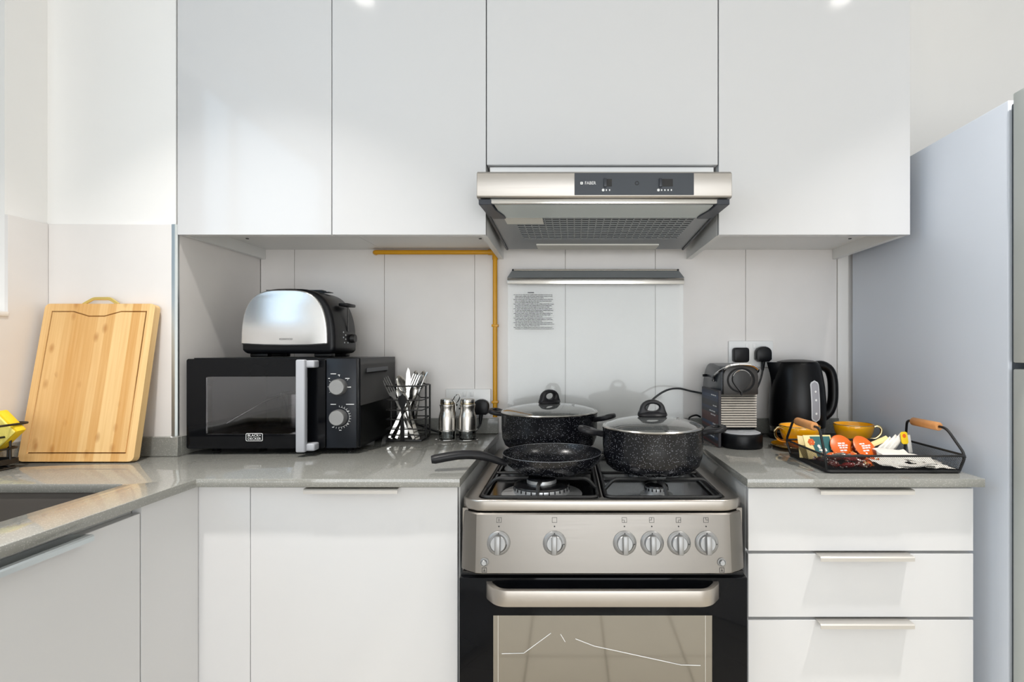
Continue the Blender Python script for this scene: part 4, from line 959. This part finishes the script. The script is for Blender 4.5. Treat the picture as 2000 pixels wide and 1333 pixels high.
# ================================================================== coffee machine
QX0, QX1 = 0.4375, 0.5435; QC = (QX0 + QX1) / 2
t = thing('coffee_machine', 'dark capsule coffee machine with ribbed chrome front', 'coffee machine', (QC, 1.58, TOP))
o = [(1.525, .935), (1.525, 1.045), (1.502, 1.048), (1.500, 1.06), (1.500, 1.105)]
o += [(1.540 - .040 * math.cos(R(a)), 1.100 + .0285 * math.sin(R(a))) for a in range(15, 91, 15)]
o += [(1.585, 1.134)] + [(1.62 + .085 * math.sin(R(a)), 1.052 + .082 * math.cos(R(a))) for a in range(5, 91, 12)] + [(1.705, .985), (1.705, .935)]
part('body', pl(o, 'yz', QX0, QX1, bev=.004, seg=2), 'coffee_grey', t, ang=40)
o = [(QX0 + .003, 1.047), (QX1 - .003, 1.047), (QX1 - .003, 1.098)] + [(QX1 - .031 + .028 * math.cos(R(a)), 1.098 + .030 * math.sin(R(a))) for a in range(15, 91, 15)] + [(QX0 + .031 - .028 * math.sin(R(a)), 1.098 + .030 * math.cos(R(a))) for a in range(0, 90, 15)] + [(QX0 + .003, 1.098)]
part('head_front', pl(o, 'xz', 1.490, 1.5035, bev=.003, seg=2), 'coffee_brown', t, ang=40)
part('spout_ring', pl(circ(QC, 1.088, .040, 36, ry=.036), 'xz', 1.4885, 1.4905, holes=[circ(QC, 1.088, .0345, 32, ry=.031)]), 'black_gloss', t)
o = [(QC + .026 * math.cos(R(a)), 1.091 + .026 * math.sin(R(a))) for a in range(-20, 201, 10)] + [(QC - .020, 1.075), (QC - .010, 1.062), (QC - .002, 1.0545), (QC - .0015, 1.045), (QC + .0015, 1.045), (QC + .002, 1.0545), (QC + .010, 1.062), (QC + .020, 1.075)]
part('teardrop_cover', pl(o, 'xz', 1.481, 1.4905, bev=.0015, seg=2), 'soft_black', t, ang=40)
part('teardrop_edge', tube(B(), [(x, 1.4815, z) for x, z in o[4:19]], 0.0009, 6), 'chrome', t)
part('louvre_backing', bx(QX0 + .002, QX1 - .002, 1.5195, 1.5248, .945, 1.046), 'black_gloss', t)
sl = None
for i in range(14):
    z = .951 + i * .0069
    b = pl([(1.5085, 0), (1.5065, .0008), (1.5080, .0050), (1.5195, .0054), (1.5195, 0)], 'yz', QX0 + .002, QX1 - .002)
    if sl is None: b.transform(Matrix.Translation(-Vector(t.location))); sl = part('louvre_slat', b, 'handle_steel', t, local=True, M4=Matrix.Translation((0, 0, z)))
    else: b.free(); inst(sl, t, Matrix.Translation((0, 0, z)))
sb = B()
for i in range(9):
    z = .953 + i * .0108
    box(sb, QX1, QX1 + .0012, 1.53, 1.69, z, z + .006)
part('side_ribs', sb, 'black_matte', t, kind='stuff')
lv = spline([(QX0 - .005, 1.560, 1.082), (QX0 - .004, 1.545, 1.100), (QX0 + .002, 1.500, 1.116), (QX0 + .022, 1.486, 1.129), (QC, 1.483, 1.1325), (QX1 - .022, 1.486, 1.129), (QX1 - .002, 1.500, 1.116), (QX1 + .004, 1.545, 1.100), (QX1 + .005, 1.560, 1.082)], 6)
part('lever', tube(B(), lv, 0.0046, 10, flat=(1.2, .9)), 'chrome', t, label='curved chrome lever')
part('lever_pivot', tube(B(), [(QX0 - .012, 1.66, 1.094), (QX0 + .002, 1.66, 1.094)], 0.004, 10), 'black_plastic', t)
o = [(QX0 - .001, 1.70)] + [(QC - .0545 * math.cos(R(a)), 1.475 - .045 * math.sin(R(a))) for a in range(0, 181, 10)] + [(QX1 + .001, 1.70)]
part('base', pl(o, 'xy', TOP + .0005, .940, bev=.004, seg=2), 'black_plastic', t, ang=40)
o = [(QX0 + .003, 1.523)] + [(QC - .0500 * math.cos(R(a)), 1.478 - .040 * math.sin(R(a))) for a in range(0, 181, 10)] + [(QX1 - .003, 1.523)]
part('drip_grid', pl(o, 'xy', .9402, .9425, holes=[rrect(QC - .018, QC - .004, 1.475, 1.482, .003), rrect(QC + .004, QC + .026, 1.462, 1.469, .003), rrect(QC - .006, QC + .012, 1.492, 1.498, .0028)], bev=.0005, seg=1), 'grey_plastic', t)

# leaflet box beside it
t = thing('leaflet_box', 'narrow dark box with red and blue print beside the coffee machine', 'box', (0.4235, 1.555, TOP))
part('box_body', bx(0.4195, 0.4275, 1.466, 1.645, TOP + .0005, 1.060, bev=.0008, seg=1), 'leaflet_edge', t)
part('printed_side', bx(0.4190, 0.4194, 1.468, 1.643, TOP + .002, 1.058), 'leaflet_print', t)
b = B(); rr = random.Random(3)
for z in (1.042, 1.012, .995, .985, .96, .93, .922):
    y = 1.48 + rr.random() * .03
    for i in range(rr.randint(2, 5)):
        wd = rr.uniform(.008, .02); box(b, .4187, .4191, y, y + wd, z, z + .0032); y += wd + .004
part('print_marks', b, 'white_print', t, kind='stuff')

# ================================================================== kettle
KX, KY = 0.7125, 1.634
t = thing('kettle', 'matte black electric kettle with grey water gauge', 'kettle', (KX, KY, TOP))
part('power_base', lathe(B(), [(0, .0005), (.080, .0005), (.083, .004), (.082, .014), (.07, .018), (0, .018)], n=48), 'black_plastic', t, local=True)
part('steel_ring', lathe(B(), [(.0, .019), (.076, .019), (.079, .022), (.080, .038), (0, .038)], n=48), 'steel_smooth', t, local=True)
def kr(z):
    pts = [(.038, .0815), (.08, .0835), (.12, .0825), (.16, .079), (.19, .0745), (.215, .0695), (.230, .0655)]
    for (a, ra), (c, rc) in zip(pts, pts[1:]):
        if z <= c: return ra + (rc - ra) * (z - a) / (c - a)
    return pts[-1][1]
prof = [(0, .038), (.079, .038)] + [(kr(z), z) for z in (.041, .06, .08, .1, .12, .14, .16, .175, .19, .2, .215, .228)] + [(.0625, .234), (0, .234)]
part('jug', lathe(B(), prof, n=56), 'black_matte', t, local=True)
part('lid', lathe(B(), [(0, .245), (.02, .2448), (.045, .242), (.058, .238), (.060, .2345), (0, .2345)], n=48), 'black_matte', t, local=True)
b = B()                                                # pouring spout: wedge growing out of the jug to the left
rows = [(.150, .0795, .004), (.175, .0800, .016), (.200, .0845, .022), (.222, .0905, .024), (.236, .0945, .022)]
vs = []
for z, ext, hw in rows:
    r = kr(min(z, .228)) - .004; ro = math.sqrt(max(r * r - hw * hw, 0))
    vs.append([b.verts.new(p) for p in ((-ro, -hw, z), (-ext + .006, -hw * .45, z), (-ext, 0, z), (-ext + .006, hw * .45, z), (-ro, hw, z), (-ro + .02, 0, z))])
for A, C in zip(vs, vs[1:]):
    for j in range(6): b.faces.new((A[j], A[(j + 1) % 6], C[(j + 1) % 6], C[j]))
b.faces.new(vs[0][::-1]); b.faces.new(vs[-1])
part('spout', b, 'black_matte', t, local=True, ang=50)
hp = spline([(.055, 0, .225), (.078, 0, .226), (.100, 0, .212), (.110, 0, .185), (.1125, 0, .15), (.111, 0, .115), (.103, 0, .088), (.090, 0, .072), (.070, 0, .058)], 6)
part('handle', tube(B(), hp, [0.0155] * len(hp), 14, flat=(1.15, .95)), 'black_matte', t, local=True)
def gauge(hw, zc0, zc1, off):
    b = B(); rows = []; n = 20; hr = hw
    for i in range(n + 1):
        u = i / n; z = zc0 - hr + (zc1 - zc0 + 2 * hr) * u
        d = max(zc0 - z, z - zc1, 0); wdt = math.sqrt(max(hr * hr - d * d, 0)) + 1e-5
        rr_ = kr(z) + off; a0 = R(-90 + 15)
        rows.append([b.verts.new((rr_ * math.cos(a0 + q * wdt / rr_), rr_ * math.sin(a0 + q * wdt / rr_), z)) for q in (-1, -.5, 0, .5, 1)])
    for A, C in zip(rows, rows[1:]):
        for j in range(4): b.faces.new((A[j], A[j + 1], C[j + 1], C[j]))
    return b
gg = part('water_gauge', gauge(.0155, .075, .168, .0008), 'grey_plastic', t, local=True, label='grey upright water level window')
part('gauge_window', gauge(.0115, .075, .168, .0013), 'water_gauge', gg, local=True)
for z in (.085, .125, .150):
    a = R(-90 + 15); rr_ = kr(z) + .0018
    part('level_mark', pl(circ(0, 0, .0035, 10), 'xz', 0, .0003), 'white_print', gg, local=True, M4=Matrix.Translation((rr_ * math.cos(a), rr_ * math.sin(a), z)) @ Matrix.Rotation(R(15), 4, 'Z'))

# ================================================================== cups
def ribbed(bm, prof, n=72, amp=.0007, lo=.006, hi=.038):
    cols = []
    for i in range(n):
        a = 2 * PI * i / n; s = amp if i % 2 else -amp
        cols.append([bm.verts.new(((r + (s if (lo < z < hi and out) else 0)) * math.cos(a), (r + (s if (lo < z < hi and out) else 0)) * math.sin(a), z)) for r, z, out in prof])
    for i in range(n):
        A, C = cols[i], cols[(i + 1) % n]
        for j in range(len(prof) - 1):
            try: bm.faces.new((A[j], C[j], C[j + 1], A[j + 1]))
            except ValueError: pass
    bmesh.ops.remove_doubles(bm, verts=bm.verts, dist=1e-6); return bm
def cup(x, y, z, hrot, label):
    t = thing('cup', label, 'cup', (x, y, z), R(hrot), group='amber cups')
    prof = [(0, 0, 1), (.026, 0, 1), (.028, .003, 1), (.034, .010, 1), (.044, .024, 1), (.0505, .040, 1), (.0535, .058, 1), (.0525, .0595, 0), (.0512, .058, 0), (.0485, .040, 0), (.042, .025, 0), (.032, .012, 0), (.024, .006, 0), (0, .005, 0)]
    part('bowl', ribbed(B(), prof), 'cup_glaze', t, local=True, ang=70)
    part('gold_rim', tube(B(), [(.0530 * math.cos(R(a)), .0530 * math.sin(R(a)), .0590) for a in range(0, 360, 8)], .0010, 6, closed=True), 'cup_gold', t, local=True)
    part('handle', tube(B(), spline([(.0515, 0, .050), (.064, 0, .054), (.073, 0, .046), (.071, 0, .031), (.058, 0, .019), (.043, 0, .016)], 6), .0030, 8, flat=(1.0, 1.3)), 'cup_gold', t, local=True)
    return t
def saucer(x, y, label):
    t = thing('saucer', label, 'saucer', (x, y, TOP + .0005))
    part('dish', lathe(B(), [(0, 0), (.042, 0), (.046, .003), (.064, .007), (.074, .0115), (.0745, .013), (.072, .0128), (.062, .0095), (.044, .0055), (.03, .005), (0, .005)], n=56), 'cup_glaze', t, local=True)
    part('gold_rim', tube(B(), [(.0742 * math.cos(R(a)), .0742 * math.sin(R(a)), .0128) for a in range(0, 360, 8)], .0010, 6, closed=True), 'cup_gold', t, local=True)
saucer(0.640, 1.452, 'amber saucer with gold rim under the cup by the coffee machine')
cup(0.640, 1.452, TOP + .0062, 190, 'amber ribbed cup on its saucer in front of the kettle')
cup(0.827, 1.520, TOP + .0006, -12, 'amber ribbed cup without saucer beside the fridge')

# ================================================================== wire tray
t = thing('wire_tray', 'black mesh tray with two wooden handles holding sachets', 'tray', (0.7205, 1.258, TOP))
TX0, TX1, TY0, TY1 = 0.574, 0.868, 1.160, 1.358; ZT = TOP + .040; FL = .008
def rect(x0, x1, y0, y1, z): return [(x0, y0, z), (x1, y0, z), (x1, y1, z), (x0, y1, z)]
part('base_frame', tube(B(), rpath(rect(TX0, TX1, TY0, TY1, TOP + .0045), .01, 4, closed=True), .0038, 8, closed=True), 'grate_black', t)
part('rim_wire', tube(B(), rpath(rect(TX0 - FL, TX1 + FL, TY0 - FL, TY1 + FL, ZT), .012, 4, closed=True), .0026, 8, closed=True), 'grate_black', t)
def mesh_panel(P00, P10, P11, P01, pitch=.0043, r=.00030):
    """woven wire mesh stretched over a four-sided panel: two families of diagonal wires"""
    b = B(); P00, P10, P11, P01 = map(Vector, (P00, P10, P11, P01)); Wd = (P10 - P00).length; Hh = (P01 - P00).length
    def at(u, v): return (P00 * (1 - u) + P10 * u) * (1 - v) + (P01 * (1 - u) + P11 * u) * v
    for s in (1, -1):
        k = -Hh
        while k < Wd + Hh:
            pts = []
            u0, v0, u1, v1 = k, 0, k + Hh, Hh
            if s < 0: u0, u1 = k + Hh, k
            # clip in u
            du = u1 - u0
            lo, hi = 0.0, 1.0
            for a, c in ((0 - u0, 1), (Wd - u0, -1)):
                tt = a / du
                if (du > 0) == (c > 0): lo = max(lo, tt)
                else: hi = min(hi, tt)
            if hi - lo > .02:
                A = at((u0 + du * lo) / Wd, lo); C = at((u0 + du * hi) / Wd, hi); tube(b, [A, C], r, 3)
            k += pitch
    return b
zb = TOP + .0045
part('mesh_front', mesh_panel((TX0, TY0, zb), (TX1, TY0, zb), (TX1 + FL, TY0 - FL, ZT), (TX0 - FL, TY0 - FL, ZT)), 'grate_black', t, kind='stuff')
part('mesh_back', mesh_panel((TX0, TY1, zb), (TX1, TY1, zb), (TX1 + FL, TY1 + FL, ZT), (TX0 - FL, TY1 + FL, ZT)), 'grate_black', t, kind='stuff')
part('mesh_left', mesh_panel((TX0, TY0, zb), (TX0, TY1, zb), (TX0 - FL, TY1 + FL, ZT), (TX0 - FL, TY0 - FL, ZT)), 'grate_black', t, kind='stuff')
part('mesh_right', mesh_panel((TX1, TY0, zb), (TX1, TY1, zb), (TX1 + FL, TY1 + FL, ZT), (TX1 + FL, TY0 - FL, ZT)), 'grate_black', t, kind='stuff')
part('mesh_floor', mesh_panel((TX0, TY0, zb), (TX1, TY0, zb), (TX1, TY1, zb), (TX0, TY1, zb), pitch=.0032, r=.0006), 'grate_black', t, kind='stuff')
for x, s in ((TX0, -1), (TX1, 1)):
    xr = x + s * FL; hz = .996; xh = x + (-.004 if s < 0 else -.010)
    part('handle_wire', tube(B(), rpath([(x, TY0 + .004, zb), (xr, TY0 - .004, ZT), (xh, TY0 + .030, hz), (xh, TY1 - .030, hz), (xr, TY1 + .004, ZT), (x, TY1 - .004, zb)], .014, 5), .0030, 8), 'grate_black', t)
    part('wooden_grip', lathe(B(), [(0, -.046), (.0085, -.046), (.0098, -.044), (.0098, .044), (.0085, .046), (0, .046)], n=24), 'wood_grip', t, M4=Matrix.Translation(Vector((xh, 1.259, hz)) - Vector(t.location)) @ Matrix.Rotation(R(90), 4, 'X'), local=True)

# what lies in the tray
rr = random.Random(11)
def capsule(x, y, z, rx, rz, label):
    t = thing('coffee_capsule', label, 'coffee capsule', (x, y, z), group='coffee capsules in the tray')
    m4 = Matrix.Rotation(R(rz), 4, 'Z') @ Matrix.Rotation(R(rx), 4, 'X') @ Matrix.Scale(1.14, 4)
    part('cap_body', lathe(B(), [(.0265, 0), (.0275, .001), (.0275, .0025), (.024, .003), (.021, .018), (.014, .022), (0, .022)], n=40), 'candy_brown', t, local=True, M4=m4 @ Matrix.Rotation(PI, 4, 'X'))
    f = part('foil_lid', lathe(B(), [(0, .0012), (.0262, .0012), (.0278, .0), (.0262, -.0008), (0, -.0008)], n=40), 'capsule_orange', t, local=True, M4=m4)
    b = B(); r2 = random.Random(int(x * 1000))
    for i, (y0, n) in enumerate(((.008, 2), (.003, 3), (-.002, 3), (-.008, 2), (-.014, 1))):
        xx = -.012 + r2.random() * .004
        for k in range(n):
            wd = r2.uniform(.004, .009); box(b, xx, xx + wd, y0 - .0016, y0 + .0016, .0012, .0016); xx += wd + .0015
    part('white_print', b, 'white_print', f, local=True, kind='stuff')
capsule(0.664, 1.270, .938, 58, 12, 'orange-lidded coffee capsule nearer the wire tray\'s left handle')
capsule(0.716, 1.266, .938, 52, 22, 'orange-lidded coffee capsule beside the sugar sticks')
def slab(w, h, th, amp, seed, nx=8, ny=6):
    """crumpled flat sachet"""
    b = B(); r2 = random.Random(seed); g = [[None] * (ny + 1) for _ in range(nx + 1)]; q = [[None] * (ny + 1) for _ in range(nx + 1)]
    for i in range(nx + 1):
        for j in range(ny + 1):
            x = -w / 2 + w * i / nx; y = -h / 2 + h * j / ny; edge = i in (0, nx) or j in (0, ny)
            z = r2.uniform(-amp, amp) + amp * math.sin(6 * i / nx + seed); tk = th * (.15 if edge else 1)
            g[i][j] = b.verts.new((x, y, z + tk / 2)); q[i][j] = b.verts.new((x, y, z - tk / 2))
    for i in range(nx):
        for j in range(ny):
            b.faces.new((g[i][j], g[i + 1][j], g[i + 1][j + 1], g[i][j + 1])); b.faces.new((q[i][j], q[i][j + 1], q[i + 1][j + 1], q[i + 1][j]))
    for i in range(nx): b.faces.new((q[i][0], q[i + 1][0], g[i + 1][0], g[i][0])); b.faces.new((g[i][ny], g[i + 1][ny], q[i + 1][ny], q[i][ny]))
    for j in range(ny): b.faces.new((g[0][j], g[0][j + 1], q[0][j + 1], q[0][j])); b.faces.new((q[nx][j], q[nx][j + 1], g[nx][j + 1], g[nx][j]))
    return b
def rotm(rx, ry, rz): return Matrix.Rotation(R(rz), 4, 'Z') @ Matrix.Rotation(R(ry), 4, 'Y') @ Matrix.Rotation(R(rx), 4, 'X')
# tea sachet: teal front, cream border, yellow flower
t = thing('tea_sachet', 'teal tea sachet with cream border and yellow flower by the left handle', 'tea sachet', (0.610, 1.272, .938))
m4 = rotm(62, 0, 4)
b = bx(-.036, .034, -.030, .030, -.0015, .0015, bev=.001); part('envelope', b, 'sachet_cream', t, local=True, M4=m4)
part('printed_front', pl([(-.012, -.026), (.030, -.026), (.030, .026), (-.020, .026)], 'xy', .0016, .0019), 'sachet_teal', t, local=True, M4=m4)
b = B()
for a in range(0, 360, 60): plate(b, circ(-.019 + .005 * math.cos(R(a)), .012 + .005 * math.sin(R(a)), .004, 10), 'xy', .0019 + a * 1e-6, .0022 + a * 1e-6)
part('flower_print', b, 'candy_orange', t, local=True, M4=m4, kind='stuff')
b = B()
for i in range(12): plate(b, circ(rr.uniform(-.004, .022), rr.uniform(-.02, .002), rr.uniform(.0015, .004), 7), 'xy', .0020, .0022 + i * 1e-5)
part('leaf_print', b, 'sachet_white', t, local=True, M4=m4, kind='stuff')
t2 = solo('tea_sachet', slab(.068, .058, .004, .001, 3), 'sachet_cream', 'cream sachet tucked behind the teal one', 'tea sachet', origin=(0, 0, 0)); t2.matrix_basis = Matrix.Translation((.602, 1.292, .932)) @ rotm(58, 6, -4)
# wrapped sweets
def candy():
    b = B(); prof = [(-.021, .0085), (-.019, .007), (-.0145, .0022), (-.011, .0065), (-.004, .0082), (.004, .0082), (.011, .0065), (.0145, .0022), (.019, .007), (.021, .0085)]; rings = []
    for i, (x, r) in enumerate(prof):
        rings.append([b.verts.new((x + (.001 * math.sin(5 * k) if i in (0, 9) else 0), r * math.cos(2 * PI * k / 10) * (1 if 2 < i < 7 else 1.1), r * math.sin(2 * PI * k / 10) * (.75 if 2 < i < 7 else .35))) for k in range(10)])
    for A, C in zip(rings, rings[1:]):
        for k in range(10): b.faces.new((A[k], A[(k + 1) % 10], C[(k + 1) % 10], C[k]))
    b.faces.new(rings[0][::-1]); b.faces.new(rings[-1]); return b
CP = {}
spots = [(.600, 1.185, .915, 20, 'candy_brown'), (.615, 1.215, .915, 70, 'candy_red'), (.628, 1.176, .915, -25, 'candy_red'), (.640, 1.198, .916, 40, 'foil'), (.655, 1.180, .915, -60, 'candy_brown'), (.662, 1.212, .917, 10, 'candy_red'), (.682, 1.190, .915, 50, 'candy_orange'),
         (.696, 1.215, .918, -20, 'candy_orange'), (.600, 1.235, .916, -40, 'candy_brown'), (.622, 1.240, .924, 30, 'candy_orange'), (.645, 1.232, .925, -10, 'candy_red'), (.672, 1.235, .924, 65, 'candy_orange'), (.612, 1.196, .927, -15, 'candy_brown'), (.640, 1.188, .928, 15, 'candy_red'), (.664, 1.196, .929, -35, 'candy_brown'), (.592, 1.210, .926, 80, 'foil'), (.628, 1.210, .930, -70, 'foil')]
LBL = {'candy_brown': 'dark brown wrapped sweet in the left part of the tray', 'candy_red': 'red wrapped sweet in the left part of the tray', 'candy_orange': 'orange wrapped sweet below the coffee capsules', 'foil': 'silver wrapped sweet among the dark ones in the tray'}
for x, y, z, a, mt in spots:
    if mt not in CP: o = CP[mt] = solo('wrapped_sweet', candy(), mt, LBL[mt], 'sweet', origin=(0, 0, 0), group='wrapped sweets in the tray: ' + mt.split('_')[-1])
    else: o = CP[mt].copy(); COL.objects.link(o)
    o.matrix_basis = Matrix.Translation((x, y, z)) @ rotm(rr.uniform(-30, 30), rr.uniform(-15, 15), a)
# sugar sticks fanned behind
sp = None
for i in range(9):
    if sp is None: o = sp = solo('sugar_stick', slab(.072, .014, .006, .0004, 9, 8, 4), 'sachet_white', 'slim white paper sugar stick in the fan behind the capsules', 'sugar stick', origin=(0, 0, 0), group='sugar sticks fanned in the tray')
    else: o = sp.copy(); COL.objects.link(o)
    o.matrix_basis = Matrix.Translation((.766 + i * .0052, 1.288 + (i % 3) * .004, .929 + .0012 * i)) @ rotm(72, -34 - i * 1.5, 16)
o = solo('sugar_stick', slab(.070, .014, .006, .0004, 12, 8, 4), 'sachet_cream', 'yellow-edged stick lying on top of the white sugar sticks', 'sugar stick', origin=(0, 0, 0)); o.matrix_basis = Matrix.Translation((.762, 1.294, .945)) @ rotm(40, -18, 14)
# tea bag tag with string tab
t = thing('tea_tag', 'yellow tea bag tag standing up beside the right-hand handle', 'tea tag', (.826, 1.290, .958))
m4 = rotm(80, 0, 12)
part('tag', pl(rrect(-.010, .010, -.016, .014, .006), 'xy', 0, .0012), 'tag_yellow', t, local=True, M4=m4)
part('tag_emblem', pl(circ(0, .004, .005, 14), 'xy', .0012, .0015), 'capsule_orange', t, local=True, M4=m4)
part('white_tab', bx(.008, .020, -.038, .006, -.002, -.0005, bev=.0006, seg=1), 'sachet_white', t, local=True, M4=m4)
# crumpled white sachets in the right half
ss = [(.730, 1.185, .916, 8, 4, 10, .085, .045), (.775, 1.180, .914, -6, -3, -14, .09, .042), (.822, 1.186, .913, 5, 6, 8, .08, .045), (.752, 1.215, .921, 12, -4, 30, .085, .05), (.800, 1.222, .922, 10, 5, -20, .09, .05), (.775, 1.245, .928, 14, 3, 5, .08, .05), (.835, 1.215, .915, 6, 4, 40, .07, .04)]
wl_ = ['crumpled white sachet at the front of the tray below the sugar sticks', 'crumpled white sachet at the middle of the tray front', 'crumpled white sachet in the tray\'s front right corner', 'white sachet lying next to the dark sweets', 'white sachet on top of the heap at the right of the tray', 'white sachet leaning up in front of the yellow tag', 'white sachet against the tray\'s right mesh side']
for i, ((x, y, z, rx, ry, rz, w_, h_), lb) in enumerate(zip(ss, wl_)):
    o = solo('paper_sachet', slab(w_, h_, .004, .0016, 20 + i), 'sachet_white', lb, 'sachet', origin=(0, 0, 0), group='white paper sachets in the tray')
    o.matrix_basis = Matrix.Translation((x, y, z)) @ rotm(rx, ry, rz)
